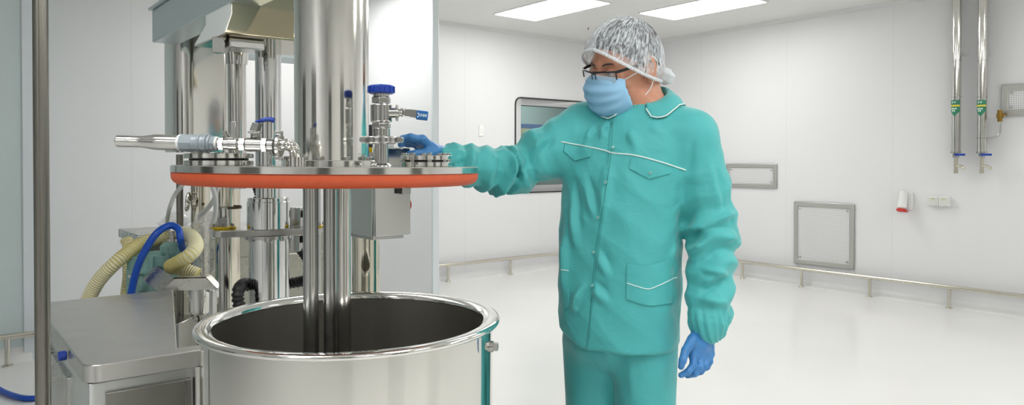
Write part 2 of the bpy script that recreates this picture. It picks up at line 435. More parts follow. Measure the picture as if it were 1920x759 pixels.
grn = mat('green_sticker', (44, 128, 96), 0.4)
def supply_pipe(px, yb, label, tall=True):
    v, zb = on_right(px, yb, -.09); Z = lambda y: on_right(px, y, -.09)[1] - zb
    r = 8.0 * abs(R(0, v).y) / F
    t = wthing('supply_pipe', v, zb, label, 'pipe')
    MB().cyl((0, .09, Z(286)), (0, .09, H - zb), r, n=28, bev=.003).build('pipe', POL(), t)
    for y in (182, 114): MB().cyl((0, .09, Z(y) - .004), (0, .09, Z(y) + .004), r + .002, n=28).build('weld_ring', SAT(), t)
    MB().box((0, .045, Z(100)), (.02, .08, .03)).build('bracket', SAT(), t)
    # pointed green label wrapped round the front of the pipe
    zt, zm, zl = Z(188), Z(209), Z(219); V = []; Fc = []; k = 9
    for i in range(k):
        a = -1.15 + 2.3 * i / (k - 1); x = math.sin(a); sgn = abs(x) / math.sin(1.15)
        for z in (zt, zm + (zl - zm) * (1 - sgn)): V.append(((r + .0015) * x, .09 + (r + .0015) * math.cos(a), z))
    for i in range(k - 1): Fc.append((2 * i, 2 * i + 1, 2 * i + 3, 2 * i + 2))
    stk = MB().add(V, Fc).build('label_sticker', grn, t)
    V = []; Fc = []
    for i in range(k):
        a = -1.1 + 2.2 * i / (k - 1)
        for z in (Z(197), Z(200)): V.append(((r + .003) * math.sin(a), .09 + (r + .003) * math.cos(a), z))
    for i in range(k - 1): Fc.append((2 * i, 2 * i + 1, 2 * i + 3, 2 * i + 2))
    MB().add(V, Fc).build('stripe', mat('yellow_print', (228, 206, 60), .4), stk)
    wp = mat('white_print', (225, 235, 228), .4)
    for (y, xs) in ((192, (-.4, .1)), (204, (-.5, -.1, .3)), (208, (-.4, 0))):     # rows of small white characters
        m = MB()
        for x in xs:
            a = x; m.box(((r + .002) * math.sin(a), .09 + (r + .002) * math.cos(a), Z(y)), (.009, .003, .016))
        m.build('lettering', wp, stk)
    m = MB(); m.cyl((0, .09, Z(296)), (0, .09, Z(285)), .028, n=8); m.cyl((0, .09, Z(287)), (0, .09, Z(284)), r + .006, n=24); m.box((0, .115, Z(290)), (.03, .03, .03))
    vb = m.build('valve_body', SAT(), t, bevel=.002)
    h = MB(); h.box((.05, .13, Z(290)), (.09, .014, .02)); h.build('valve_handle', BLUE(), vb, bevel=.003)
    m = MB(); m.cyl((0, .09, 0), (0, .09, Z(294)), .016, n=16); m.cyl((0, .09, .005), (0, .09, .035), .019, n=16)
    m.tube(spline([(0, .09, Z(313)), (.03, .09, Z(313) + .012), (.062, .092, Z(313)), (.078, .092, Z(313) - .02)], 5), .012, 10)
    m.build('spout', mat('worn_steel', (0.6, 0.56, 0.46), .28, 1.0), t)
    return t, Z, r
supply_pipe(1792, 325, 'vertical polished supply pipe with green label, left one of the pair')
t, Z, r_ = supply_pipe(1840.5, 325, 'vertical polished supply pipe with green label, joined to the brass valve')
m = MB(); dx = lambda px: (on_right(1840.5, 250, -.09)[0] - on_right(px, 250, -.09)[0])
m.tube(spline([(r_ * .8, .09, Z(259)), (dx(1860), .09, Z(259)), (dx(1871), .09, Z(254)), (dx(1874), .09, Z(246)), (dx(1874), .09, Z(228))], 6), .010, 10)
m.cyl((0, .09, Z(259) - .006), (0, .09, Z(259) + .006), r_ + .003, n=24)
br = m.build('branch_tube', SAT(), t)
bra = mat('brass', (150, 120, 60), .3, 1)
m = MB(); m.cyl((dx(1874), .09, Z(229)), (dx(1874), .09, Z(208)), .021, n=6); m.cyl((dx(1874), .09, Z(223)), (dx(1874), .09, Z(214)), .028, n=16); m.cyl((dx(1876), .09, Z(217)), (dx(1886), .09, Z(217)), .012, n=12)
bv = m.build('brass_valve', bra, br, label='brass valve') if False else m.build('brass_valve', bra, br)
# sockets
v, z = on_right(1699, 377)
t = wthing('industrial_socket', v, z, 'white and red industrial socket on the right wall', 'socket')
wpl = mat('white_plastic', (226, 226, 224), .35); redp = mat('red_plastic', (200, 36, 30), .35)
MB().box((.035, .02, 0), (.085, .04, .17)).build('back_box', wpl, t, bevel=.008)
q = Matrix.Rotation(math.radians(-18), 3, 'X')
MB().cyl((-.0, .05, .10), (-.0, .10, -.075), .042, n=24, bev=.012).build('body', wpl, t)
MB().cyl((0, .102, -.075), (0, .107, -.098), .047, n=24, bev=.006).build('ring', redp, t)
MB().box((.0, .07, -.10), (.085, .05, .012)).build('flap', redp, t, bevel=.003)
v, z = on_right(1764, 377)
t = wthing('double_socket', v, z, 'white double wall socket below the supply pipes', 'socket')
for k in (-1, 1):
    MB().box((k * .0475, .03, 0), (.092, .06, .092)).build('socket_box', wpl, t, bevel=.006)
    MB().box((k * .0475, .062, .0), (.07, .006, .07)).build('socket_cover', mat('socket_cover', (212, 212, 206), .3), t, bevel=.003)
    MB().box((k * .0475, .067, .027), (.03, .006, .010)).build('lid_catch', mat('yellowish_plastic', (196, 190, 150), .4), t)
u, z = on_back(901.5, 245)
t = thing('switch_plate', R(u, 0, z), 'small white switch plate on the back wall, left of the dark window', 'switch'); t['_o'] = (0, 0, 0); t.rotation_euler = (0, 0, RA)
MB().box((0, -.006, 0), (.062, .012, .13)).build('plate', mat('plate_white', (236, 236, 234), .3), t, bevel=.003)
MB().box((0, -.013, 0), (.03, .006, .06)).build('rocker', wpl, t, bevel=.002)
# ------------------------------------------------------------------ mixing tank
D2 = math.radians
tank = thing('mixing_tank', (-0.349, 1.605, 0), 'large open polished steel tank in the foreground below the raised lid', 'tank')
TC = Vector((-0.349, 1.605, 0)); ZR = 1.062
tankm = mat('tank_steel', (0.66, 0.65, 0.615), 0.05, 1.0, var=0.3, vscale=14, bump=0.008, bscale=14)
inm = mat('tank_inside_steel', (0.66, 0.645, 0.615), 0.24, 1.0, var=0.06, vscale=40, stretch=(1, 1, .06))
b = MB(); RB = .306
b.lathe([(.0, .30), (.20, .31), (.285, .36), (RB, .43), (RB, ZR - .013), (RB - .006, ZR - .013), (RB - .006, .435), (.28, .368), (.20, .318), (0, .308)], TC, n=96, closed=True); b.build('vessel_wall', tankm, tank)
b = MB(); b.lathe([(.2875, ZR - .016), (.2855, ZR - .016), (.2852, .44), (.27, .38), (.19, .335), (0, .325), (0, .322), (.19, .332), (.272, .377), (.2875, .438)], TC, n=96, closed=True); ins = b.build('vessel_lining', inm, tank)
rim = []
for i in range(9):                                    # rolled outer edge, then gently sloping top to the mouth
    a = -math.pi / 2 + math.pi * i / 8; rim.append((.3160 + .0065 * math.cos(a), ZR - .0075 + .0065 * math.sin(a)))
rim += [(.302, ZR - .0012), (.292, ZR - .0035), (.2865, ZR - .007), (.2845, ZR - .012), (.2845, ZR - .015), (.29, ZR - .017)]
b = MB(); b.lathe(rim, TC, n=96, closed=True); b.build('rim', mat('rim_steel', (0.78, 0.77, 0.745), 0.075, 1.0, var=.2, vscale=10), tank)
a = math.radians(-8); bp = TC + Vector((math.cos(a) * RB, math.sin(a) * RB, at(931, 652, 1.55).z))
b = MB(); dr = Vector((math.cos(a), math.sin(a), 0)); b.cyl(bp - dr * .004, bp + dr * .006, .012, n=20); b.cyl(bp + dr * .006, bp + dr * .016, .0095, n=6); b.build('bolt', SAT(), tank)
for k in range(4):
    a = math.radians(45 + 90 * k); p = TC + Vector((math.cos(a) * .25, math.sin(a) * .25, 0))
    b = MB(); b.cyl(p + Vector((0, 0, .10)), p + Vector((0, 0, .42)), .02, n=16); lg = b.build('leg', SAT(), tank)
    b = MB(); b.lathe([(.012, -.014), (.045, -.012), (.05, -.006), (.05, .006), (.045, .012), (.012, .014)], p + Vector((0, 0, .051)), (1, 0, 0), 20)
    b.box(p + Vector((.022, 0, .075)), (.004, .03, .07)); b.box(p + Vector((-.022, 0, .075)), (.004, .03, .07)); b.box(p + Vector((0, 0, .108)), (.05, .04, .006)); b.build('caster', mat('grey_caster', (70, 72, 74), .5), lg)

# ------------------------------------------------------------------ mixing machine: lid, drive, shafts, lifting columns, crosshead
mach = thing('mixing_machine', at(505, 500, 2.35).to_tuple()[:2] + (0,), 'tall steel mixing machine with orange-edged lid raised over the open tank', 'machine')
LC = Vector((-0.392, 1.60, 0)); ZL = 1.391; TILT = Matrix.Rotation(math.radians(.45), 4, 'Y')
def lidM(): return Matrix.Translation((LC.x, LC.y, ZL)) @ TILT @ Matrix.Translation((-LC.x, -LC.y, -ZL))
def LB(): return MB(lidM())
P0 = LC + Vector((0, 0, ZL))
LR = .3195
lidm = mat('lid_steel', (0.74, 0.73, 0.70), 0.11, 1.0, var=.2, vscale=12)
lid = LB().lathe([(LR - .002, -.0145), (LR, -.013), (LR, -.0015), (LR - .0015, 0), (.01, 0)], P0, n=96).build('lid_plate', lidm, mach)
pr = []
for i in range(8): a = -math.pi / 2 + math.pi / 2 * i / 7; pr.append((LR - .022 + .0205 * math.cos(a), -.0215 + .0175 * math.sin(a)))
LB().lathe([(.24, -.039)] + pr + [(LR - .0015, -.0148), (.24, -.0148)], P0, n=96, closed=True).build('gasket', mat('orange_silicone', (200, 84, 46), 0.55, var=.04, vscale=60), lid, label='thick orange rubber seal round the lid edge')
LB().lathe([(.02, -.036), (.243, -.034), (.243, -.0148), (.02, -.0148)], P0, n=64).build('lid_underside', BRU(), lid)
# drive housing
AX = Vector((-.390, 1.595, 0)); dz = Vector((0, 0, 1))
drm = mat('drive_steel', (0.86, 0.845, 0.81), 0.11, 1.0, var=.3, vscale=8, bump=.01, bscale=9)
MB().lathe([(.0785, ZL + .008), (.0785, 2.35)], AX, n=72).build('drive_housing', drm, mach)
fl_ = LB().lathe([(.107, 0), (.107, .0105), (.1055, .012), (.078, .012)], P0 + Vector((.002, 0, 0)), n=72).build('drive_flange', lidm, lid)
for k in range(10):
    a = 2 * math.pi * (k + .4) / 10; p = P0 + Vector((.093 * math.cos(a) + .002, .093 * math.sin(a) - .004, .012))
    LB().cyl(p, p + dz * .008, .0068, n=14, bev=.001).build('bolt', SAT(), fl_)
# clamp lugs on the drive housing at the left foot
p = at(556, 297, 1.545)
def flange_pair(px0, px1, Y, pyt, pyb, name):
    c = at((px0 + px1) / 2, pyb, Y); r = (px1 - px0) / 2 * mpp(Y) * .985; h = ZL
    t_ = (pyb - pyt) * mpp(Y - r)
    c.z = ZL + (LC.x - c.x) * math.tan(math.radians(.45))
    m = MB(); m.cyl(c, c + dz * t_ * .40, r, n=48, bev=.0008); f = m.build(name, lidm, lid)
    m = MB(); m.cyl(c + dz * t_ * .58, c + dz * t_, r, n=48, bev=.0008); m.build('cover_ring', lidm, f)
    m = MB(); m.cyl(c + dz * t_ * .40, c + dz * t_ * .58, r * .84, n=48); m.build('sight_glass', BLK(), f, label='dark glass between the two steel rings')
    return f, c, r, t_
f, c, r, t_ = flange_pair(348, 474, 1.50, 286, 309, 'sight_port')
f, c, r, t_ = flange_pair(751, 848, 1.64, 293, 314, 'sight_port')
for k in range(8):
    a = 2 * math.pi * k / 8 + .25; p = c + Vector((r * .86 * math.cos(a), r * .86 * math.sin(a), t_ * .3)); MB().cyl(p, p + dz * (t_ * .92), .0058, n=12, bev=.001).build('bolt', SAT(), f)
# vertical ball valve with blue cap
Yv = 1.50; V0_ = at(715, 312, Yv); s = mpp(Yv); zz = lambda y: at(715, y, Yv).z
vx, vy = V0_.x, V0_.y; A = lambda y, dx=0, dy=0: Vector((vx + dx * s, vy + dy * s, zz(y)))
vstand = LB().lathe([(.022, ZL), (.0215, ZL + .002), (.0145, ZL + .007), (.0135, zz(268))], (vx, vy, 0), n=32).build('valve_standpipe', SAT(), lid)
m = MB(); m.cyl(A(256), A(269), 30 * s, n=40, bev=.002); m.cyl(A(269, 0), A(270, 0), 24 * s, n=24)
m.box(A(262, 30), (14 * s, 10 * s, 11 * s)); m.box(A(262, -28), (18 * s, 12 * s, 13 * s)); m.cyl(A(262, -34, -8), A(262, -34, 8), 6 * s, n=12); m.cyl(A(262, 36, -7), A(262, 36, 7), 6 * s, n=12)
m.build('pipe_clamp', SAT(), vstand, bevel=.0008)
bb = MB(); bb.cyl(A(256), A(240), 16.5 * s, n=32); bb.cyl(A(240), A(231), 18.5 * s, n=6); bb.lathe([(17.5 * s, 0), (20 * s, .003), (20 * s, zz(194) - zz(230) - .003), (17.5 * s, zz(194) - zz(230))], A(230), n=40)
bb.cyl(A(194), A(182), 18.5 * s, n=6); bb.cyl(A(182), A(175), 15 * s, n=28)
bb.cyl(A(212, 14, -3), A(212, 34, -3), 9.5 * s, n=20); bb.cyl(A(212, 30, -3), A(212, 40, -3), 6 * s, n=12); bb.box(A(212, 30, -3), (4 * s, 12 * s, 30 * s)); bb.box(A(206, 26, -3), (5 * s, 10 * s, 8 * s))
body = bb.build('ball_valve', SAT(), vstand, bevel=.0012)
pc = [(21.5 * s, 0), (23.5 * s, .002), (23.5 * s, zz(160) - zz(176) - .002), (21.5 * s, zz(160) - zz(176))]
m = MB(); m.lathe(pc, A(176), n=40)
for k in range(12): a = 2 * math.pi * k / 12; m.box(A(168) + Vector((math.cos(a), math.sin(a), 0)) * 23.5 * s, (.005, .005, .013), Matrix.Rotation(a, 3, 'Z'))
m.cyl(A(160), A(157.5), 2.2 * s, n=12); m.build('cap', BLUE(), vstand, bevel=.0008, label='round blue plastic cap on top of the valve')
hx = Matrix.Rotation(math.radians(7), 3, 'Y')
m = MB(); m.box(A(212.5, 56, -3), (36 * s, 4 * s, 15 * s), hx); m.cyl(A(211, 38, -6), A(211, 38, 0), 8 * s, n=20); m.build('lever', SAT(), vstand, bevel=.001)
m = MB(); m.box(A(216.5, 77, -3), (22 * s, 7 * s, 17.5 * s), hx); grip = m.build('lever_grip', mat('teal_blue_plastic', (22, 96, 160), .35), vstand, bevel=.0022, label='blue plastic grip of the lever')
m = MB()
for q, (dx, w) in enumerate(((72, 1.6), (75.5, 1.4), (78, .8), (80.5, 1.6), (83, 1.0), (85, 1.4))): m.box(A(216.2 + (dx - 77) * .12, dx, -6.7), (w * s, .0006, (5.5 if q % 2 else 4.5) * s), hx)
m.box(A(213, 70, -6.7), (2 * s, .0006, 2.4 * s), hx); m.box(A(219, 69.4, -6.7), (2.2 * s, .0006, 2.2 * s), hx); m.build('lettering', mat('white_print', (225, 235, 228), .4), grip) if False else m.build('marking', mat('white_print', (225, 235, 228), .4), vstand, label='small pale raised marking on the blue grip')

# horizontal pipe: hose tail, clear union, wing clamp, ball valve with blue lever, clamp, elbow
Yh = 1.43; s = mpp(Yh)
HP = lambda px, py=267.5: at(px, py, Yh)
e = (HP(520, 272.5) - HP(225, 264.5)).normalized()
def seg(mb, px0, px1, r0, r1=None, n=28, bev=0.0, y0=None, y1=None):
    ya = 264.5 + (px0 - 225) * 8 / 295 if y0 is None else y0; yb = 264.5 + (px1 - 225) * 8 / 295 if y1 is None else y1
    return mb.cyl(HP(px0, ya), HP(px1, yb), r0 * s, None if r1 is None else r1 * s, n, bev)
hl = HP(225, 264.5); prof = []
for (px, rr_) in ((220, 8.6), (220, 10.8), (224, 11.2), (226, 10.6), (230, 11.2), (232, 10.6), (236, 11.2), (238, 10.6), (242, 11.2), (244, 10.6), (268, 11), (290, 14.3), (300, 14.6), (335, 14.2), (335, 10)):
    prof.append((rr_ * s, (px - 225) * s))
tail = MB().lathe(prof, hl, e, n=40).build('hose_tail', mat('tail_steel', (0.62, 0.61, 0.585), 0.13, 1.0), mach)
m = MB(); m.lathe([(8 * s, 0), (8.5 * s, .001)], HP(219.9, 264.3), e, n=24); m.build('tail_bore', mat('dark_blue_bore', (40, 50, 110), .5), tail)
wh_ = mat('white_ring', (236, 238, 238), .35)
for px in (337.5, 407): m = MB(); seg(m, px - 2.6, px + 2.6, 15.5 if px < 350 else 13.5, n=32, bev=.001); m.build('seal_ring', wh_, tail, label='white plastic seal ring')
um = mat('frosted_plastic', (186, 198, 206), 0.22, 0.0, Transmission_Weight=.35, IOR=1.45)
m = MB(); seg(m, 340, 362, 16.5, n=8); seg(m, 362, 373, 16, n=32); seg(m, 373, 378, 18.6, n=32, bev=.001); seg(m, 378, 386, 16.6, n=32); seg(m, 386, 391, 18.8, n=32, bev=.001); seg(m, 391, 396, 16, n=32); seg(m, 396, 404, 14.2, n=8)
m.build('union', um, tail, bevel=.0008, label='frosted grey plastic union')
fm2 = mat('fitting_steel', (0.42, 0.415, 0.40), .2, 1.0)
m = MB(); seg(m, 409, 413, 10.5); seg(m, 412, 421, 13, n=6); seg(m, 421, 434, 10.5); seg(m, 430, 446, 12, n=20); seg(m, 446, 452, 9); m.build('pipe_nipple', fm2, tail, bevel=.0006)
m = MB(); m.box(HP(439, 249), (10 * s, 12 * s, 42 * s)); m.box(HP(432, 261), (18 * s, 16 * s, 6 * s)); m.box(HP(440, 271), (18 * s, 22 * s, 10 * s))
m.tube([HP(430, 262), HP(424, 254), HP(419, 246)], [4 * s, 5.5 * s, 4 * s], 10); m.tube([HP(420, 250), HP(424, 245)], [3 * s, 3 * s], 8); m.cyl(HP(440, 282), HP(440, 266), 4 * s, n=10); m.build('wing_clamp', fm2, tail, bevel=.0008)
m = MB(); seg(m, 450, 461, 13.5, n=6); seg(m, 461, 494, 13.2, n=32, bev=.002); seg(m, 492, 502, 15, n=6); seg(m, 502, 514, 11.5, n=28)
m.cyl(HP(478, 258), HP(478, 247), 8 * s, n=20); m.box(HP(478, 248), (22 * s, 16 * s, 3.5 * s)); m.cyl(HP(478, 246), HP(478, 238), 4 * s, n=14); vb_ = m.build('ball_valve', SAT(), mach, bevel=.001)
m = MB(); m.prism([HP(471, 245), HP(484, 247), HP(489, 231), HP(477, 229)], (0, -.011, 0), (0, .022, 0)); m.build('lever_bracket', mat('dark_steel', (0.34, 0.34, 0.33), .3, 1), vb_, bevel=.0008)
m = MB(); m.tube(spline([HP(479, 230), HP(490, 226), HP(503, 223.5), HP(514, 226)], 6), [3.2 * s] * 6 + [4.2 * s] * 6 + [4.5 * s] * 7, 12); m.build('lever_grip', BLUE(), vb_, label='blue lever grip')
m = MB(); m.cyl(HP(519, 272.4), HP(528, 272.7), 23 * s, n=40, bev=.002); m.box(HP(523, 297), (15 * s, 14 * s, 7 * s)); m.box(HP(522, 249), (14 * s, 14 * s, 7 * s)); m.cyl(HP(516, 297), HP(532, 297), 3 * s, n=10); m.cyl(HP(506, 262), HP(512, 266), 4 * s, n=10); m.cyl(HP(512, 294), HP(509, 284), 3.5 * s, n=10); m.build('pipe_clamp', SAT(), vb_, bevel=.0008)
m = MB(); el = spline([HP(526, 272.6), HP(537, 271), at(547, 275, 1.44), at(553, 284, 1.445), Vector((at(555, 295, 1.45).x, at(555, 295, 1.45).y, ZL + .012))], 7); m.tube(el, [11 * s] * len(el), 24); m.cyl(el[-1] - dz * .012, el[-1] + dz * .006, .02, n=24); m.build('elbow', POL(), vb_)
# small fitting behind the valve, with a dark sensor
q = at(692, 306, 1.72); m = MB(); q.z = ZL; m.cyl(q, q + dz * .03, .014, n=20); m.cyl(q + dz * .022, q + dz * .03, .02, n=20); sn = m.build('sensor_port', SAT(), lid)
m = MB(); m.cyl(q + dz * .03, q + dz * .042, .008, n=14); m.build('brass_collar', mat('yellow_brass', (200, 170, 30), .3, .8), sn)
m = MB(); m.cyl(q + dz * .042, at(692, 234, 1.72), .0085, n=14); m.build('sensor', BLK(), sn)
# shafts under the lid
for (px, w, Y, zb, mm) in ((582.5, 29, 1.585, .42, SAT()), (620, 28, 1.60, .42, SAT()), (645.5, 25, 1.575, .42, POL())):
    c = at(px, 400, Y); MB().cyl((c.x, c.y, zb), (c.x, c.y, ZL - .03), w / 2 * mpp(Y) * .98, n=32).build('shaft', mm, mach)
c = at(630, 400, 1.59)
m = MB()
for k in range(4): m.box((c.x, c.y, .44), (.26, .012, .05), Matrix.Rotation(math.pi * k / 4, 3, 'Z') @ Matrix.Rotation(.4, 3, 'X'))
m.cyl((c.x, c.y, .42), (c.x, c.y, .48), .05, n=24); m.build('impeller', SAT(), mach)
# hydraulic lifting column with guide plate
Yc = 2.55; s = mpp(Yc); C0 = at(504, 400, Yc); cz = lambda y: at(504, y, Yc).z
colm = mat('column_chrome', (0.72, 0.725, 0.72), .06, 1.0)
MB().cyl((C0.x, C0.y, cz(400)), (C0.x, C0.y, cz(60)), 23.3 * s, n=48).build('lifting_rod', colm, mach)
rg = MB()
for y in (76, 80, 84): rg.cyl((C0.x, C0.y, cz(y + 1.6)), (C0.x, C0.y, cz(y - 1.6)), 24.6 * s, n=40)
rg.build('wiper_ring', mat('dark_bronze', (70, 62, 48), .4, .6), mach)
slv = MB(); slv.lathe([(39 * s, cz(427)), (39 * s, cz(378)), (37.5 * s, cz(377)), (37.5 * s, cz(371)), (36 * s, cz(369.5)), (24 * s, cz(369.5))], (C0.x, C0.y, 0), n=56); slv.build('sleeve', colm, mach)
brl = MB(); brl.lathe([(36.5 * s, 0.0), (36.5 * s, cz(441))], (C0.x, C0.y, 0), n=56); brl.build('barrel', colm, mach)
brc = MB(); brc.lathe([(42 * s, cz(446)), (42 * s, cz(440))], (C0.x, C0.y, 0), n=48); brc.build('barrel_collar', SAT(), mach)
for k in range(8):
    a = 2 * math.pi * k / 8 + .2; p = Vector((C0.x + 40 * s * math.cos(a), C0.y + 40 * s * math.sin(a), cz(449))); MB().cyl(p, p + dz * .014, .008, n=10).build('bolt', SAT(), mach)
g0 = at(399, 434, 2.50); g1 = at(601, 428, 2.62); pd = (g1 - g0); pd.z = 0; pl_ = pd.length; pdn = pd.normalized(); ag = math.atan2(pdn.y, pdn.x)
GM = Matrix.Translation(((g0.x + g1.x) / 2, (g0.y + g1.y) / 2, cz(434))) @ Matrix.Rotation(ag, 4, 'Z')
gp = MB(GM); poly = [(x, y, 0) for x, y in rr(pl_, .13, .03, 5)]
gp.prism(poly, (0, 0, -.011), (0, 0, .022)); gp.build('guide_plate', SAT(), mach, bevel=.0015)
yb_ = mat('yellow_brass', (200, 170, 30), .3, .8)
for (px, Y, w, top) in ((419, 2.55, 17, 389), (594, 2.60, 12, 330)):
    c = at(px, 430, Y); sg = mpp(Y); r_ = w / 2 * sg
    gd = MB().cyl((c.x, c.y, 0.0), (c.x, c.y, cz(434) + .012 if px < 500 else at(px, top, Y).z), r_ if px < 500 else 7.5 * sg, n=24).build('guide_rod', SAT(), mach)
    m = MB(); m.lathe([(23 * sg, 0), (23 * sg, .006)], (c.x, c.y, cz(434) + .012), n=24); m.build('brass_flange', yb_, gd, label='yellow brass flange')
    for k in range(6):
        a = math.pi * k / 3; p = Vector((c.x + 18 * sg * math.cos(a), c.y + 18 * sg * math.sin(a), cz(434) + .017)); MB().cyl(p, p + dz * .010, .0055, n=6).build('bolt', SAT(), gd)
    if px < 500:
        m = MB(); m.cyl((c.x, c.y, cz(434) + .018), (c.x, c.y, at(px, 407, Y).z), 10 * sg, n=6)
        zt0, zt1 = at(px, 408, Y).z, at(px, 388, Y).z; pr = []
        for k in range(13): pr += [(7.6 * sg, zt0 + (zt1 - zt0) * k / 13), (6.6 * sg, zt0 + (zt1 - zt0) * (k + .5) / 13)]
        m.lathe(pr, (c.x, c.y, 0), n=20); m.build('threaded_stud', SAT(), gd)
# small switch box with black connectors beside the sleeve
q = at(556, 407, 2.66); s4 = mpp(2.66)
m = MB(); m.box(q, (22 * s4, .05, 38 * s4)); sb = m.build('limit_switch', SAT(), mach, bevel=.002)
m = MB(); m.cyl(q + Vector((10 * s4, 0, .012)), q + Vector((26 * s4, 0, .012)), 7 * s4, n=14); m.build('connector', BLK(), sb)
m = MB(); m.box(at(553, 455, 2.66), (24 * s4, .05, 30 * s4)); sb = m.build('limit_switch', SAT(), mach, bevel=.002)
m = MB(); m.cyl(at(560, 448, 2.66), at(574, 448, 2.66), 7 * s4, n=14); m.build('connector', BLK(), sb)
def corrugated(name, pts, r, pitch, m, parent=None, n=14, amp=.12, k=14, m2=None, **kw):
    P = spline(pts, k); L = [0]
    for i in range(1, len(P)): L.append(L[-1] + (P[i] - P[i - 1]).length)
    N = max(8, int(L[-1] / pitch * 4)); Q = []; rr2 = []; j = 0
    for i in range(N + 1):
        d = L[-1] * i / N
        while j < len(L) - 2 and L[j + 1] < d: j += 1
        f_ = (d - L[j]) / max(1e-9, L[j + 1] - L[j]); Q.append(P[j].lerp(P[j + 1], f_)); rr2.append(r * (1 + (amp if i % 4 in (1, 2) else -amp)))
    o = MB().tube(Q, rr2, n).build(name, m, parent, ang=60, **kw)
    if m2 is not None:                                # pale web between the ribs
        o.data.materials.append(m2); mi = [0] * len(o.data.polygons)
        for q in range(min(len(mi), N * n)): mi[q] = 1 if (q // n) % 4 in (2, 3) else 0
        o.data.polygons.foreach_set('material_index', mi)
    return o
corrugated('cable_conduit', [at(556, 462, 2.66), at(566, 475, 2.68), at(576, 492, 2.7), at(590, 530, 2.75), at(590, 600, 2.8)], .012, .012, BLK(), mach)
corrugated('cable_conduit', [at(474, 330, 2.7), at(477, 350, 2.72), at(484, 372, 2.74)], .008, .010, BLK(), mach)
corrugated('cable_conduit', [at(455, 600, 2.45), at(446, 560, 2.45), at(449, 540, 2.47), at(460, 532, 2.6), at(475, 537, 2.75), at(520, 534, 2.8), at(575, 524, 2.78), at(592, 505, 2.72)], .019, .016, BLK(), mach)
# crosshead: two box beams along the room's depth, a cross member and the upper housing
crm = mat('crosshead_paint', (196, 208, 211), 0.32, .65)
e0 = at(285, 80, 3.0); eu, ev = uv_of(e0); ez0 = e0.z; ez1 = at(285, 20, 3.0).z
def beam(name, u0, u1, v0, v1, z0, z1, m, bev=.006):
    b = MB(RM(0, 0, 0)); b.box(((u0 + u1) / 2, (v0 + v1) / 2, (z0 + z1) / 2), (u1 - u0, v1 - v0, z1 - z0)); return b.build(name, m, mach, bevel=bev)
beam('crosshead_beam', eu, eu + .10, ev - 1.15, ev, ez0, ez1, crm)
beam('crosshead_cap', eu - .012, eu + .45, ev - 1.15, ev + .012, ez1, ez1 + .012, crm, .004)
q = at(384, 83, 3.2); qu, qv = uv_of(q)
beam('crosshead_beam', qu, qu + .14, qv - .95, qv, q.z, q.z + .18, mat('pale_enamel', (226, 232, 232), .3))
q = at(385, 97, 3.25); qu2, qv2 = uv_of(q)
beam('crosshead_member', qu2, qu2 + .5, qv2 - .02, qv2 + .16, at(385, 97, 3.25).z, at(385, 40, 3.25).z, crm)
for px in (321, 331):
    p = at(px, 66.5, 2.93); m = MB(); m.cyl(p, p + dz * .02, .006, n=12); m.build('bolt', SAT(), mach)
# rounded upper housing
hc = at(374, 200, 3.25); hu, hv = uv_of(hc); w_ = .255
M = RM(hu, hv, 0); m = MB(M); m.prism([(x, y, 0) for x, y in rr(w_, w_, .07, 10)], (0, 0, 1.44), (0, 0, ez0 + .12 - 1.44)); m.build('upper_housing', mat('housing_steel', (0.74, 0.73, 0.70), .10, 1.0, var=.2, vscale=6), mach, ang=50)
for (px, Y, w) in ((376, 3.55, 34), (427, 3.4, 45)):
    c = at(px, 400, Y); cl_ = MB().cyl((c.x, c.y, 0), (c.x, c.y, 1.45 if px < 400 else 2.0), w / 2 * mpp(Y), n=40).build('guide_column', mat('column_warm', (0.74, 0.70, 0.60), .08, 1.0), mach)
    if px > 400:
        m = MB(); z0, z1 = at(px, 391, Y).z, at(px, 386, Y).z; m.cyl((c.x, c.y, z0), (c.x, c.y, z1), w / 2 * mpp(Y) + .006, n=40); m.box((c.x + .055, c.y - .03, z1), (.03, .016, .012)); m.build('clamp_band', mat('dark_bronze', (70, 62, 48), .4, .6), cl_)
        m = MB(); cc_ = at(444, 100, 2.72); z0, z1 = at(444, 121, 2.72).z, at(444, 62, 2.72).z
        m.lathe([(19 * mpp(2.72), z0), (22 * mpp(2.72), at(444, 89, 2.72).z), (24 * mpp(2.72), at(444, 88.5, 2.72).z), (26 * mpp(2.72), z1)], (cc_.x, cc_.y, 0), n=40); m.cyl((cc_.x, cc_.y, 1.3), (cc_.x, cc_.y, z0 + .01), 16.5 * mpp(2.72), n=36); m.build('upper_rod', POL(), mach)
    else:
        # hand wheel on a short shaft
        p = at(367, 379, 3.49); d = (at(348, 377, 3.49) - p).normalized(); ctr = at(352, 378, 3.49); x, y, a_ = basis(Vector((-.95, -.25, .1)))
        m = MB(); m.tube([p, ctr], [.009, .009], 12); m.cyl(p - d * .004, p + d * .006, .022, n=20); ring_ = [ctr + (x * math.cos(t) + y * math.sin(t)) * .042 for t in [2 * math.pi * k / 28 for k in range(29)]]
        m.tube(ring_, [.0055] * 29, 10); m.tube([ctr + x * .042, ctr - x * .042], [.004, .004], 8); m.build('hand_wheel', POL(), cl_)
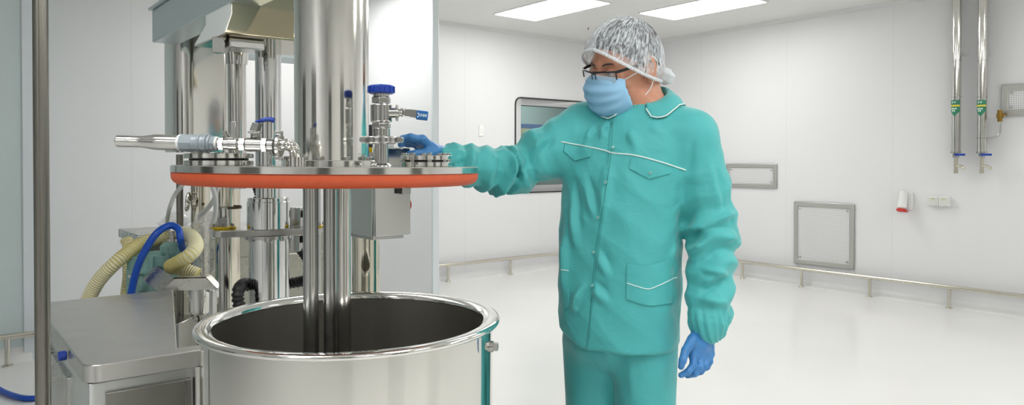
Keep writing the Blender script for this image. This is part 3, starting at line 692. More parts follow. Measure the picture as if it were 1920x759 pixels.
# steel hood over the column head
hz0, hz1, hz2 = at(421, 63, 2.2).z, at(437, 19, 2.2).z, 2.25
hp = at(421, 63, 2.2); u0, v0 = uv_of(hp); W = .36
ti = at(440, 19, 2.225); ui, vi = uv_of(ti); du = ui - u0
M = RM(0, 0, 0); m = MB(M)
q0 = [(u0, v0), (u0 + W, v0), (u0 + W, v0 + .32), (u0, v0 + .32)]; q1 = [(u0 + .028, v0 + .03), (u0 + W - .028, v0 + .03), (u0 + W - .028, v0 + .29), (u0 + .028, v0 + .29)]
V = [(a, b_, hz0) for a, b_ in q0] + [(a, b_, hz0 + .006) for a, b_ in q0] + [(a, b_, hz1) for a, b_ in q1] + [(a, b_, hz2) for a, b_ in q1]
Fc = [(3, 2, 1, 0), (12, 13, 14, 15)]
for j in range(3):
    for i in range(4): Fc.append((4 * j + i, 4 * j + (i + 1) % 4, 4 * j + 4 + (i + 1) % 4, 4 * j + 4 + i))
m.add(V, Fc); hood = m.build('hood', mat('hood_steel', (0.40, 0.355, 0.25), .09, 1.0, var=.2, vscale=5, bump=.05, bscale=5), mach, bevel=.005)  # dark gold base colour stands in for dark surroundings reflected in the steel
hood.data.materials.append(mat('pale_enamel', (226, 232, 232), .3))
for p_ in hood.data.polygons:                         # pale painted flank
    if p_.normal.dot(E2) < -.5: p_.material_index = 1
m = MB(M); z_ = at(430, 92, 2.3).z; m.box((u0 + .085, v0 + .10, (z_ + hz0) / 2), (.11, .10, hz0 - z_)); m.build('rod_bracket', SAT(), mach, bevel=.004)
q = at(413, 85, 2.28); m = MB(); m.box(q, (24 * mpp(2.28), .03, 29 * mpp(2.28))); m.cyl(at(424, 73, 2.26), at(419, 71, 2.26), .006, n=10); m.build('latch', SAT(), mach, bevel=.002)
# base frame under everything
bfu, bfv = uv_of(C0); beam('base_frame', bfu - .09, bfu + .12, bfv - .09, bfv + .55, 0.0, .10, SAT(), .01)

# ------------------------------------------------------------------ control box on its post
cb = at(690, 360, 2.02); cbu, cbv = uv_of(cb)
ct = thing('control_box', (cb.x, cb.y, 0), 'stainless control box on a round post, under the person\'s outstretched hand', 'control box')
zt, zb = at(698, 276, 2.0).z, at(698, 444, 2.0).z
pa = at(655, 440, 2.26); pb = at(698, 446, 1.99); pcx = at(767, 443, 2.06); u_a, v_a = uv_of(pa); u_b, v_b = uv_of(pb)
fr_dir = (pcx - pb); fr_dir.z = 0; fw = fr_dir.length; fa = math.atan2(fr_dir.y, fr_dir.x)
CM = Matrix.Translation((pb.x, pb.y, 0)) @ Matrix.Rotation(fa, 4, 'Z')
m = MB(CM); m.box((fw / 2, .10, (zt + zb) / 2), (fw, .20, zt - zb)); m.build('box_body', mat('box_steel', (0.60, 0.60, 0.58), .22, 1.0, var=.25, vscale=14), ct, bevel=.003)
m = MB(CM); m.box((fw / 2, -.006, (zt + zb) / 2), (fw - .004, .012, zt - zb - .004)); dr_ = m.build('box_door', mat('box_door_steel', (0.60, 0.60, 0.58), .16, 1.0, var=.25, vscale=10), ct, bevel=.002)
zl = at(757, 357, 2.05).z; m = MB(CM); m.box((fw - .022, -.018, zl), (.028, .014, .018)); m.build('latch', SAT(), dr_, bevel=.002)
m = MB(CM); m.box((fw - .042, -.016, zl), (.012, .010, .014)); m.build('latch_pin', BLK(), dr_)
zbt = at(780, 384, 2.1).z; m = MB(CM); m.cyl((fw, .045, zbt), (fw + .012, .045, zbt), .012, n=24, bev=.002); m.cyl((fw + .012, .045, zbt), (fw + .026, .045, zbt), .019, n=28, bev=.004); m.build('stop_button', redp, ct, label='red mushroom stop button')
m = MB(CM); m.box((fw / 2, .09, zb - .005), (fw * .86, .15, .010)); m.build('mounting_plate', SAT(), ct, bevel=.002)
m = MB(CM); m.box((fw * .4, .06, zt + .004), (.05, .04, .008)); m.cyl((fw * .62, .03, zt), (fw * .62, .03, zt + .01), .012, n=16); m.build('top_switch', mat('pale_plastic', (220, 222, 222), .35), ct, bevel=.001)
c = at(686, 500, 2.12); m = MB(); m.lathe([(.12, 0), (.12, .01), (25.5 * mpp(2.12), .012), (25.5 * mpp(2.12), zb - .008)], (c.x, c.y, 0), n=48); m.build('post', mat('post_steel', (0.70, 0.66, 0.56), .08, 1.0), ct)
# ------------------------------------------------------------------ low steel cabinet with counter top at the left
ZC = .86
kc = at(157, 689, 1.93); kc.z = 0; ku, kv = uv_of(kc)
KW, KD = .32, 1.11
kab = thing('steel_cabinet', R(ku + KW / 2, kv + KD / 2), 'low wide stainless steel cabinet with flat counter top, left of the tank', 'cabinet')
cabm = mat('cabinet_steel', (0.50, 0.50, 0.49), .3, 1.0, var=.2, vscale=30, bump=.03, bscale=40, stretch=(1, 1, .05))
dorm = mat('door_brushed_steel', (0.34, 0.335, 0.31), .3, 1.0, var=.2, vscale=30, bump=.03, bscale=40, stretch=(1, 1, .05))
KM = RM(ku, kv, 0)
def KB(): return MB(KM)
def on_top(px, py):
    r = ray(px, py); p = EYE + r * ((ZC - 1.4) / r.z); u, v = uv_of(p); return u - ku, v - kv
n0, n1 = on_top(332, 652), on_top(332, 546)
ck = [(x + .045, y + .045) for x, y in ((.045 * math.cos(a), .045 * math.sin(a)) for a in [math.pi + math.pi / 2 * i / 8 for i in range(9)])]
outline = ck + [(KW - .02, 0), (KW, .02), (KW, n0[1]), (n0[0], n0[1]), (n1[0], KD), (.02, KD), (0, KD - .02)]
KB().prism([(x, y, 0) for x, y in outline], (0, 0, ZC - .05), (0, 0, .05)).build('counter_top', mat('counter_steel', (0.62, 0.612, 0.595), .36, 1.0, var=.15, vscale=12), kab, bevel=.004)
i_ = .012
inner = [(min(max(x, i_), KW - i_) if y < n0[1] + .001 else min(max(x, i_), x - i_ if x > .1 else 9), min(max(y, i_), KD - i_)) for x, y in outline]
body = KB(); body.prism([(x, y, 0) for x, y in inner], (0, 0, .10), (0, 0, ZC - .052 - .10)); body.build('body', mat('cabinet_pale_steel', (0.66, 0.68, 0.68), .28, 1.0), kab, bevel=.002)
d = KB(); d.box((.052 + .109, i_ - .006, .45), (.218, .014, .66)); d.build('door', dorm, kab, bevel=.002)
d = KB(); d.cyl((.295, .018, .10), (.295, .018, ZC - .05), .021, n=24); d.build('corner_post', SAT(), kab)
for a_, b_ in ((.30, .66), (.70, 1.05)):
    d = KB(); d.box((i_ - .005, (a_ + b_) / 2, .45), (.014, b_ - a_, .62)); sd = d.build('side_panel', dorm if a_ > .5 else cabm, kab, bevel=.002)
    h = KB(); y_ = .5 if a_ < .5 else .74; h.tube(spline([(i_ - .012, y_, .62), (i_ - .034, y_, .63), (i_ - .034, y_, .70), (i_ - .012, y_, .71)], 5), .0045, 10); h.build('handle', POL(), sd)
k_ = KB(); k_.cyl((-.004, .27, ZC - .024), (-.026, .27, ZC - .024), .014, n=20, bev=.003); k_.build('knob', BLUE(), kab, label='small blue knob on the counter edge')
for x in (.08, KW - .08):
    for y in (.08, KD - .08):
        f = KB(); f.cyl((x, y, 0), (x, y, .10), .022, n=16); f.build('foot', BLK(), kab)
# ------------------------------------------------------------------ splash hood on a post standing on the counter
pb_ = at(352, 540, 3.16); pb_.z = 0
hoodt = thing('splash_guard', pb_, 'bent sheet steel guard with chamfered edges, in front of the pump', 'guard')
m = MB(); m.box((at(392, 540, 3.2).x, at(392, 540, 3.2).y, .42), (.05, .05, .84)); m.build('stand', SAT(), hoodt, bevel=.003)
Yn = 3.13
sec = [(300, 548), (326, 521), (386, 519), (406, 540), (407, 556)]           # outline of the near edge
tk = .004
bk = Vector((0, .055, 0))
dl = at(293, 497, 3.20) - at(326, 521, Yn)
m = MB()
for (pa_, pb2), dv in ((sec[0:2], dl), (sec[1:3], bk), (sec[2:4], bk), (sec[3:5], bk)):      # bent facets, the left one running up and back
    a, b_ = at(*pa_, Yn), at(*pb2, Yn); t3 = Vector((0, 0, -tk))
    m.add([a, b_, b_ + dv, a + dv, a + t3, b_ + t3, b_ + dv + t3, a + dv + t3], [(0, 1, 2, 3), (7, 6, 5, 4), (0, 4, 5, 1), (1, 5, 6, 2), (2, 6, 7, 3), (3, 7, 4, 0)])
# front flange below the near edge
V = []; 
for (px, py), h in zip(sec[:4], (1, 24, 24, 4)):
    p = at(px, py, Yn); V += [p, p - dz * (h * mpp(Yn)), p + Vector((.003, .004, 0)), p - dz * (h * mpp(Yn)) + Vector((.003, .004, 0))]
Fc = []
for i in range(3):
    a, b_ = 4 * i, 4 * i + 4; Fc += [(a, a + 1, b_ + 1, b_), (a + 2, b_ + 2, b_ + 3, a + 3), (a, b_, b_ + 2, a + 2), (a + 1, a + 3, b_ + 3, b_ + 1)]
m.add(V, Fc); m.build('guard_sheet', mat('guard_steel', (0.70, 0.69, 0.65), .28, 1.0, var=.2), hoodt, ang=20)
c = at(378, 560, 3.2); sg = mpp(3.2); m = MB(); m.lathe([(18 * sg, at(378, 588, 3.2).z), (22 * sg, at(378, 582, 3.2).z), (22 * sg, at(378, 530, 3.2).z)], (c.x, c.y, 0), n=32); cup = m.build('cup', POL(), hoodt)
m = MB(); m.tube(spline([at(366, 586, 3.2), at(366, 593, 3.2), at(362, 598, 3.2), at(366, 603, 3.2), at(371, 598, 3.2), at(367, 592, 3.2)], 5), .003, 8); m.build('hook', POL(), cup)

# ------------------------------------------------------------------ upright post, left foreground
pt = at(80, 700, 1.72); lean = math.tan(math.radians(.22))
post = thing('upright_post', (pt.x, pt.y, 0), 'tall dull steel upright post in the left foreground', 'post')
psm = mat('dull_steel', (0.25, 0.238, 0.212), .3, 1.0, var=.25, vscale=10, stretch=(1, 1, .25), bump=.05, bscale=60)
b0 = at(83, 1100, 1.72); t0_ = at(74.5, -150, 1.72); m = MB(); m.cyl((b0.x, b0.y, 0.0), (t0_.x, t0_.y, 2.35), 13.0 * mpp(1.72), n=36); pp = m.build('tube', psm, post)
m = MB(); m.lathe([(.05, 0), (.05, .008), (.02, .012)], (b0.x, b0.y, 0), n=28); m.build('base_plate', psm, post)
m = MB(); zc_ = at(76, 128, 1.72).z; m.cyl((pt.x + .0, pt.y, zc_ - .0006), (pt.x, pt.y, zc_ + .0006), 13.05 * mpp(1.72), n=36) if False else None

# ------------------------------------------------------------------ back cabinet, pump, hoses, bag
Yb = 3.30
q0 = at(231, 425, 3.95); bu, bv_ = uv_of(q0); zt = at(300, 437, 3.68).z
bc = thing('equipment_cabinet', R(bu + .55, bv_ + .1), 'stainless steel equipment cabinet behind the pump and plastic bag', 'cabinet')
BW, BD = 1.05, .42
f0 = at(262, 446, 3.6); fu, fv = uv_of(f0)
M = RM(fu, fv, 0)
MB(M).box((BW / 2, BD / 2, (zt - .03) / 2 + .03), (BW, BD, zt - .09)).build('body', mat('olive_steel', (0.36, 0.355, 0.31), .3, 1.0, var=.2), bc, bevel=.004)
MB(M).box((BW / 2, BD / 2, zt - .0225), (BW + .03, BD + .03, .045)).build('top', BRU(), bc, bevel=.006)
MB(M).box((BW * .5, -.006, zt * .5), (BW * .9, .014, zt - .3)).build('front_panel', mat('olive_steel', (0.36, 0.355, 0.31), .3, 1.0, var=.2), bc, bevel=.003)
for x in (.06, BW - .06):
    for y in (.06, BD - .06): f = MB(M); f.cyl((x, y, 0), (x, y, .08), .02, n=14); f.build('foot', BLK(), bc)
# pale green diaphragm pump
gm = mat('pump_green', (132, 172, 166), .42, var=.05, vscale=30)
Yq = 3.36; s = mpp(Yq); Q = lambda px, py, dy=0: at(px, py, Yq + dy)
pump = thing('diaphragm_pump', Q(290, 520).to_tuple()[:2] + (0,), 'grey-green diaphragm pump behind the counter, with hoses attached', 'pump')
m = MB()                                               # right hand chamber
c = Q(325, 500, .04); L = lambda y: at(325, y, Yq).z
m.lathe([(24 * s, L(535)), (26 * s, L(520)), (20 * s, L(505)), (24 * s, L(500)), (24 * s, L(494)), (18 * s, L(492)), (20 * s, L(478)), (23 * s, L(474)), (23 * s, L(462)), (19 * s, L(458)), (14 * s, L(454))], (c.x, c.y, 0), n=28)
for k in range(8): a = 2 * math.pi * k / 8; m.box(Vector((c.x + 21 * s * math.cos(a), c.y + 21 * s * math.sin(a), L(474))), (.014, .014, .05), Matrix.Rotation(a, 3, 'Z'))
m.build('chamber', gm, pump, bevel=.002)
m = MB(); c2 = Q(270, 500); L2 = lambda y: at(270, y, Yq).z
m.box(Q(271, 492), (46 * s, .08, 26 * s)); m.lathe([(27 * s, L2(511)), (30 * s, L2(509)), (30 * s, L2(501)), (22 * s, L2(499)), (20 * s, L2(482)), (14 * s, L2(479))], (c2.x, c2.y, 0), n=28)
m.lathe([(20 * s, L2(560)), (21 * s, L2(512))], (c2.x, c2.y, 0), n=24); m.box(Q(253, 497, -.02), (20 * s, .05, 20 * s)); m.box(Q(262, 540), (30 * s, .10, 60 * s))
for k in range(6): a = 2 * math.pi * k / 6; m.cyl(Vector((c2.x + 26 * s * math.cos(a), c2.y + 26 * s * math.sin(a), L2(513))), Vector((c2.x + 26 * s * math.cos(a), c2.y + 26 * s * math.sin(a), L2(498))), .008, n=8)
m.cyl(Q(262, 540, -.06), Q(262, 540, -.075), .013, n=16)
m.build('chamber', gm, pump, bevel=.003)
m = MB(); m.box(Q(297, 487, .02), (50 * s, .07, 22 * s), Matrix.Rotation(.12, 3, 'Y')); m.cyl(Q(280, 478, .02), Q(318, 476, .02), 8 * s, n=14); m.build('manifold', gm, pump, bevel=.006)
m = MB(); m.box((Q(300, 560).x, Q(300, 560).y, .34), (.26, .2, .68)); m.build('stand', SAT(), pump, bevel=.005)
m = MB(); m.tube(spline([Q(325, 458, .04), Q(325, 440, .04), Q(322, 430, .04), Q(312, 426, .06)], 6), 8.5 * s, 16); m.cyl(Q(325, 456, .04), Q(325, 447, .04), 13 * s, n=18); m.build('pipe_elbow', SAT(), pump)
m = MB(); m.box(Q(258, 497, -.06), (10 * s, .002, 48 * s), Matrix.Rotation(math.radians(22), 3, 'Y')); m.box(Q(249, 519, -.062), (18 * s, .002, 5 * s), Matrix.Rotation(math.radians(10), 3, 'Y')); m.build('paper_tag', mat('paper', (206, 210, 208), .7), pump)
# hoses
def ribbed_mat():
    m = mat('cream_ribbed_hose', (214, 200, 128), .4); return m
cream = ribbed_mat(); cream2 = mat('cream_web', (240, 236, 205), .3)
corrugated('suction_hose', [at(150, 600, 3.30), at(168, 556, 3.28), at(188, 522, 3.27), at(222, 488, 3.28), at(262, 458, 3.40), at(305, 443, 3.465), at(326, 437, 3.465), at(347, 438, 3.37), at(362, 446, 3.28), at(368, 460, 3.22), at(360, 474, 3.16), at(345, 486, 3.15), at(327, 496, 3.20), at(321, 500, 3.23), at(338, 504, 3.255), at(356, 509, 3.26), at(370, 515, 3.26)], .030, .0105, cream, None, n=20, amp=.05, m2=cream2, label='long cream ribbed hose rising behind the pump and looping back on its right', category='hose')
corrugated('suction_hose', [at(232, 610, 3.44), at(236, 560, 3.44), at(242, 510, 3.45), at(243, 465, 3.47), at(236, 448, 3.48)], .026, .0105, cream, None, n=20, amp=.05, m2=cream2, label='cream ribbed hose hanging down behind the pump\'s left side', category='hose')
bh = mat('blue_hose', (14, 78, 186), .3)
MB().tube(spline([at(238, 600, 3.17), at(248, 540, 3.17), at(258, 500, 3.17), at(274, 466, 3.17), at(295, 436, 3.19), at(318, 423, 3.24), at(334, 429, 3.24), at(338, 447, 3.22), at(342, 464, 3.27), at(350, 478, 3.36), at(349, 492, 3.36), at(342, 499, 3.35)], 8), .0155, 14).build('air_hose', bh, None, label='blue air hose arching over the pump', category='hose')
fp = [floor_pt(-60, 715), floor_pt(-20, 725), floor_pt(12, 742), floor_pt(50, 752), floor_pt(84, 746)]
pts = [p + dz * .017 for p in fp] + [at(98, 700, 2.85), at(106, 690, 2.9)]
pts[-2] = floor_pt(108, 722) + dz * .03; pts[-1] = Vector((pts[-2].x + .1, pts[-2].y + .25, .02))
MB().tube(spline(pts, 8), .0165, 14).build('floor_hose', bh, None, label='blue hose lying on the floor at the far left', category='hose')
tubm = mat('clear_tubing', (226, 228, 226), .15, 0, Transmission_Weight=.3, IOR=1.3)
MB().tube(spline([at(313, 424, 3.50), at(314, 412, 3.47), at(318, 390, 3.36), at(328, 365, 3.36), at(340, 350, 3.34), at(350, 335, 3.33)], 7), .0095, 10).build('clear_tube', tubm, None, label='translucent tube rising behind the slim pole, left of the bag', category='tube')
MB().tube(spline([at(392, 330, 3.06), at(399, 352, 3.08), at(404, 372, 3.10), at(404, 400, 3.14), at(396, 430, 3.18)], 7), .010, 10).build('clear_tube', tubm, None, label='translucent tube hanging straight below the lid\'s left side', category='tube')
MB().tube(spline([at(412, 330, 3.10), at(408, 352, 3.12), at(400, 376, 3.14), at(385, 395, 3.18), at(374, 405, 3.22)], 7), .010, 10).build('clear_tube', tubm, None, label='translucent tube crossing diagonally behind the straight hanging one', category='tube')
p0_ = at(337.5, 440, 3.52); m = MB(); m.cyl((p0_.x, p0_.y, 0), (p0_.x, p0_.y, 1.434), 6.2 * mpp(3.52), n=20)
pole = thing('slim_pole', (p0_.x, p0_.y, 0), 'slim dull steel pole rising behind the pump to the lid', 'pole')
m.build('tube', psm, pole); MB().lathe([(.045, 0), (.045, .008)], (p0_.x, p0_.y, 0), n=20).build('base_plate', psm, pole)
# crumpled clear plastic bag
bagm = bpy.data.materials.new('clear_film'); bagm.use_nodes = True; nt = bagm.node_tree; bs = nt.nodes['Principled BSDF']
bs.inputs['Base Color'].default_value = lin((232, 234, 236)); bs.inputs['Roughness'].default_value = .15; bs.inputs['Specular IOR Level'].default_value = .8
n1 = nt.nodes.new('ShaderNodeTexNoise'); n1.inputs['Scale'].default_value = 16; n1.inputs['Detail'].default_value = 5; n1.inputs['Distortion'].default_value = 2.0
mr = nt.nodes.new('ShaderNodeMapRange'); mr.inputs['From Min'].default_value = .35; mr.inputs['From Max'].default_value = .7; mr.inputs['To Min'].default_value = .12; mr.inputs['To Max'].default_value = .62
nt.links.new(n1.outputs['Fac'], mr.inputs['Value']); nt.links.new(mr.outputs['Result'], bs.inputs['Alpha'])
rng = random.Random(4)
def bag(name, cpx, cpy, Y, pts2d, label, depth=.10, seed=1):
    """crumpled film: a pillow whose outline runs through pts2d"""
    rg_ = np.random.default_rng(seed); C_ = at(cpx, cpy, Y); ring = [at(px, py, Y) - C_ for px, py in pts2d]
    ring = spline(ring + [ring[0]], 4)[:-1]; n = len(ring); rows = 9; V = []; Fc = []
    K = rg_.normal(size=(8, 3)) * 38; Ph = rg_.uniform(0, 6.28, 8)
    for side in (-1, 1):
        for j in range(rows):
            t = (j + 1) / rows
            for i in range(n):
                p = ring[i] * t; dpt = depth * math.sqrt(max(0, 1 - t ** 2.2)) * side
                q = np.array((p.x, p.y, p.z)); w = sum(abs(math.sin(float(K[a] @ q) + Ph[a])) for a in range(8)) / 8 - .6
                V.append(C_ + p + Vector((w * .03, dpt * (1 + w) + w * .06, w * .05 * (1 - t * .5))))
        V.append(C_ + Vector((0, depth * side, 0)))
    tot = rows * n + 1
    for s_ in (0, 1):
        o = s_ * tot
        for i in range(n):
            i2 = (i + 1) % n; Fc.append((o + rows * n, o + i, o + i2))
            for j in range(rows - 1): Fc.append((o + j * n + i, o + (j + 1) * n + i, o + (j + 1) * n + i2, o + j * n + i2))
    for i in range(n):
        i2 = (i + 1) % n; Fc.append(((rows - 1) * n + i, tot + (rows - 1) * n + i, tot + (rows - 1) * n + i2, (rows - 1) * n + i2))
    return MB().add(V, Fc).build(name, bagm, None, ang=25, label=label, category='bag')
bag('plastic_bag', 380, 455, 3.405, [(359, 418), (372, 405), (392, 396), (398, 405), (398, 440), (398, 480), (397, 503), (390, 514), (374, 515), (364, 505), (361, 470)], 'crumpled clear plastic bag hanging between pump and lifting column', .026, 3)
bag('plastic_sheet', 325, 412, 3.62, [(296, 418), (312, 405), (326, 396), (345, 402), (356, 410), (350, 422), (330, 428), (308, 426)], 'crumpled clear plastic sheet lying on the equipment cabinet', .06, 7)
# ------------------------------------------------------------------ person: signed distance fields meshed with surface nets
f4 = np.float32
def smin(a, b, k):
    h = np.clip(0.5 + 0.5 * (b - a) / k, 0, 1); return b * (1 - h) + a * h - k * h * (1 - h)
def smax(a, b, k): return -smin(-a, -b, k)
def seg_t(P, a, b):
    a = np.array(a, f4); b = np.array(b, f4); d = b - a
    t = np.clip(((P - a) @ d) / max(1e-9, float(d @ d)), 0, 1); return t, np.linalg.norm(P - a - t[:, None] * d, axis=1)
def rcone(P, a, b, r0, r1):
    t, d = seg_t(P, a, b); return d - (r0 + (r1 - r0) * t)
def ell(P, c, r):
    r = np.array(r, f4); q = (P - np.array(c, f4)) / r; k0 = np.linalg.norm(q, axis=1); k1 = np.linalg.norm(q / r, axis=1)
    return k0 * (k0 - 1) / np.maximum(k1, 1e-6)
def sph(P, c, r): return np.linalg.norm(P - np.array(c, f4), axis=1) - r

def surfnet(fn, lo, hi, h):
    lo = np.array(lo, float); n = np.ceil((np.array(hi) - lo) / h).astype(int) + 1
    B = 8; nb = (n + B - 1) // B; n = nb * B + 1
    cc = [lo[i] + (np.arange(nb[i]) + .5) * B * h for i in range(3)]
    G = np.stack(np.meshgrid(*cc, indexing='ij'), -1).reshape(-1, 3).astype(f4)
    act = (np.abs(fn(G)) < B * h * 1.15 + .012).reshape(nb)
    val = np.full(n, 1.0, f4)
    sgn = fn(G).reshape(nb)
    val[:-1, :-1, :-1] = np.repeat(np.repeat(np.repeat(np.sign(sgn), B, 0), B, 1), B, 2)
    mk = np.zeros(n, bool)
    for i in np.argwhere(act): mk[i[0] * B:i[0] * B + B + 1, i[1] * B:i[1] * B + B + 1, i[2] * B:i[2] * B + B + 1] = True
    idx = np.argwhere(mk); P = (lo + idx * h).astype(f4); out = np.empty(len(P), f4)
    for s_ in range(0, len(P), 400000): out[s_:s_ + 400000] = fn(P[s_:s_ + 400000])
    val[mk] = out
    ins = val < 0
    c = np.zeros(np.array(n) - 1, np.int8)
    sl = [slice(0, -1), slice(1, None)]
    corners = [ins[sl[a], sl[b], sl[d]] for a in (0, 1) for b in (0, 1) for d in (0, 1)]
    for q in corners: c += q
    cells = np.argwhere((c > 0) & (c < 8)); vid = np.full(c.shape, -1, np.int64); vid[tuple(cells.T)] = np.arange(len(cells))
    off = np.array([(a, b, d) for a in (0, 1) for b in (0, 1) for d in (0, 1)])
    cv = np.stack([val[tuple((cells + o).T)] for o in off], 1)
    acc = np.zeros((len(cells), 3)); cnt = np.zeros(len(cells))
    for i in range(8):
        for j in range(i + 1, 8):
            if np.abs(off[i] - off[j]).sum() == 1:
                a, b = cv[:, i], cv[:, j]; m_ = (a < 0) != (b < 0); t = np.where(m_, a / np.where(m_, a - b, 1), 0)
                acc += np.where(m_[:, None], off[i] + t[:, None] * (off[j] - off[i]), 0); cnt += m_
    V = lo + (cells + acc / cnt[:, None]) * h
    F_ = []
    for ax in range(3):
        o1, o2 = (ax + 1) % 3, (ax + 2) % 3
        a = np.moveaxis(ins, ax, 0)
        d = np.argwhere(a[:-1] != a[1:])
        e = np.empty_like(d); e[:, ax] = d[:, 0]; rest = [q for q in range(3) if q != ax]; e[:, rest[0]] = d[:, 1]; e[:, rest[1]] = d[:, 2]
        ok = (e[:, o1] > 0) & (e[:, o2] > 0) & (e[:, o1] < c.shape[o1]) & (e[:, o2] < c.shape[o2]); e = e[ok]
        u = np.zeros(3, int); u[o1] = 1; w = np.zeros(3, int); w[o2] = 1
        q = np.stack([vid[tuple((e - u - w).T)], vid[tuple((e - w).T)], vid[tuple(e.T)], vid[tuple((e - u).T)]], 1)
        fl_ = ins[tuple(e.T)]
        q[~fl_] = q[~fl_][:, ::-1]; F_.append(q)
    Q = np.concatenate(F_); Q = Q[(Q >= 0).all(1)]
    return V, Q

def np_mesh(name, V, Q, m, parent=None, O=(0, 0, 0), **kw):
    me = bpy.data.meshes.new(name); V = np.asarray(V, float) - np.array(O)
    me.vertices.add(len(V)); me.vertices.foreach_set('co', V.astype(f4).ravel())
    k = Q.shape[1]; me.loops.add(Q.size); me.loops.foreach_set('vertex_index', Q.astype(np.int32).ravel())
    me.polygons.add(len(Q)); me.polygons.foreach_set('loop_start', np.arange(0, Q.size, k, dtype=np.int32))
    me.polygons.foreach_set('use_smooth', np.ones(len(Q), bool)); me.update(calc_edges=True); me.validate()
    o = bpy.data.objects.new(name, me); COL.objects.link(o)
    if m is not None: me.materials.append(m)
    if parent is not None: o.parent = parent
    else: o.location = Vector(O)
    return tag(o, **kw)
def vnormals(V, Q):
    a = V[Q[:, 2]] - V[Q[:, 0]]; b = V[Q[:, 3]] - V[Q[:, 1]]; n = np.cross(a, b); N = np.zeros_like(V)
    for k in range(4): np.add.at(N, Q[:, k], n)
    return N / np.maximum(np.linalg.norm(N, axis=1, keepdims=True), 1e-12)
def smooth(V, Q, it=1, lam=.5):
    E = np.concatenate([Q[:, [0, 1]], Q[:, [1, 2]], Q[:, [2, 3]], Q[:, [3, 0]]])
    for _ in range(it):
        S = np.zeros_like(V); C = np.zeros(len(V)); np.add.at(S, E[:, 0], V[E[:, 1]]); np.add.at(S, E[:, 1], V[E[:, 0]])
        np.add.at(C, E[:, 0], 1); np.add.at(C, E[:, 1], 1); V = V + lam * (S / np.maximum(C, 1)[:, None] - V)
    return V
def A3(v): return np.array(v, f4)

# --- frames
YM = 2.15
PSI = math.radians(25)
TL = np.array((math.cos(PSI), -math.sin(PSI), 0), f4); TF = np.array((-math.sin(PSI), -math.cos(PSI), 0), f4)    # person's left, front
HS = 1.07
yaw, pit = math.radians(57), math.radians(19)
HF = np.array((-math.sin(yaw) * math.cos(pit), -math.cos(yaw) * math.cos(pit), -math.sin(pit)), f4)
HLt = np.array((math.cos(yaw), -math.sin(yaw), 0), f4)
HU = np.cross(HLt, -HF); HU = HU if HU[2] > 0 else -HU
rho = math.radians(9)                                   # head tilted a little towards the person's left shoulder
HLt, HU = HLt * math.cos(rho) - HU * math.sin(rho), HU * math.cos(rho) + HLt * math.sin(rho)
HC = A3(at(1173, 127, 2.14))
def to_head(P): d = (P - HC) / HS; return np.stack([d @ HLt, d @ HF, d @ HU], 1).astype(f4)
def from_head(p): p = np.asarray(p, float) * HS; return HC + p[..., 0:1] * HLt + p[..., 1:2] * HF + p[..., 2:3] * HU
hd = lambda x, y, z: from_head(np.array([[x, y, z]]))[0]

def head_sdf(P):
    p = to_head(P); ax = p.copy(); ax[:, 0] = np.abs(ax[:, 0])
    d = ell(p, (0, -.012, .040), (.074, .098, .086))
    d = smin(d, ell(p, (0, .028, -.040), (.060, .066, .078)), .03)
    d = smin(d, ell(p, (0, .066, -.098), (.024, .022, .020)), .03)
    d = smin(d, ell(ax, (.046, .012, -.070), (.020, .035, .026)), .03)
    d = smin(d, ell(ax, (.042, .064, -.018), (.022, .020, .018)), .022)
    d = smin(d, rcone(ax, (0, .086, .030), (.042, .070, .030), .010, .010), .018)
    d = smax(d, -ell(ax, (.032, .100, .008), (.019, .018, .012)), .014)
    d = smin(d, ell(ax, (.032, .0765, .009), (.0135, .0125, .0125)), .004)
    d = smin(d, rcone(p, (0, .088, .018), (0, .108, -.022), .0075, .0115), .010)
    d = smin(d, ell(ax, (.011, .098, -.027), (.0085, .010, .0075)), .006)
    d = smin(d, ell(p, (0, .087, -.060), (.022, .010, .006)), .006); d = smin(d, ell(p, (0, .085, -.070), (.020, .010, .006)), .006)
    e_ = smax(ell(ax, (.079, -.014, .002), (.011, .021, .033)), -ell(ax, (.090, -.008, .006), (.009, .012, .020)), .006)
    d = smin(d, e_, .007)
    d = smin(d, ell(ax, (.078, -.006, -.028), (.007, .009, .010)), .006)
    return d * HS
def torso_row(rows):
    z = [at(r[1], r[0], YM).z for r in rows]; x = [at(r[1], r[0], YM).x for r in rows]
    return np.array(z), np.array(x), np.array([r[2] for r in rows]), np.array([r[3] for r in rows])
def torso_sdf(P, T, ex=2.5, hem=0.0):
    z, x, a, b = T; cx = np.interp(P[:, 2], z, x); aa = np.interp(P[:, 2], z, a); bb = np.interp(P[:, 2], z, b)
    dx, dy = P[:, 0] - cx, P[:, 1] - YM
    l = np.abs(dx * TL[0] + dy * TL[1]) / aa; f_ = np.abs(dx * TF[0] + dy * TF[1]) / bb
    k = (l ** ex + f_ ** ex) ** (1 / ex); d = (k - 1) * np.minimum(aa, bb)
    lo_ = z[0] + hem * np.clip((-(dx * TL[0] + dy * TL[1]) - .06) / .12, 0, 1) ** 1.5
    return smax(d, np.maximum(lo_ - P[:, 2], P[:, 2] - z[-1]), .012)

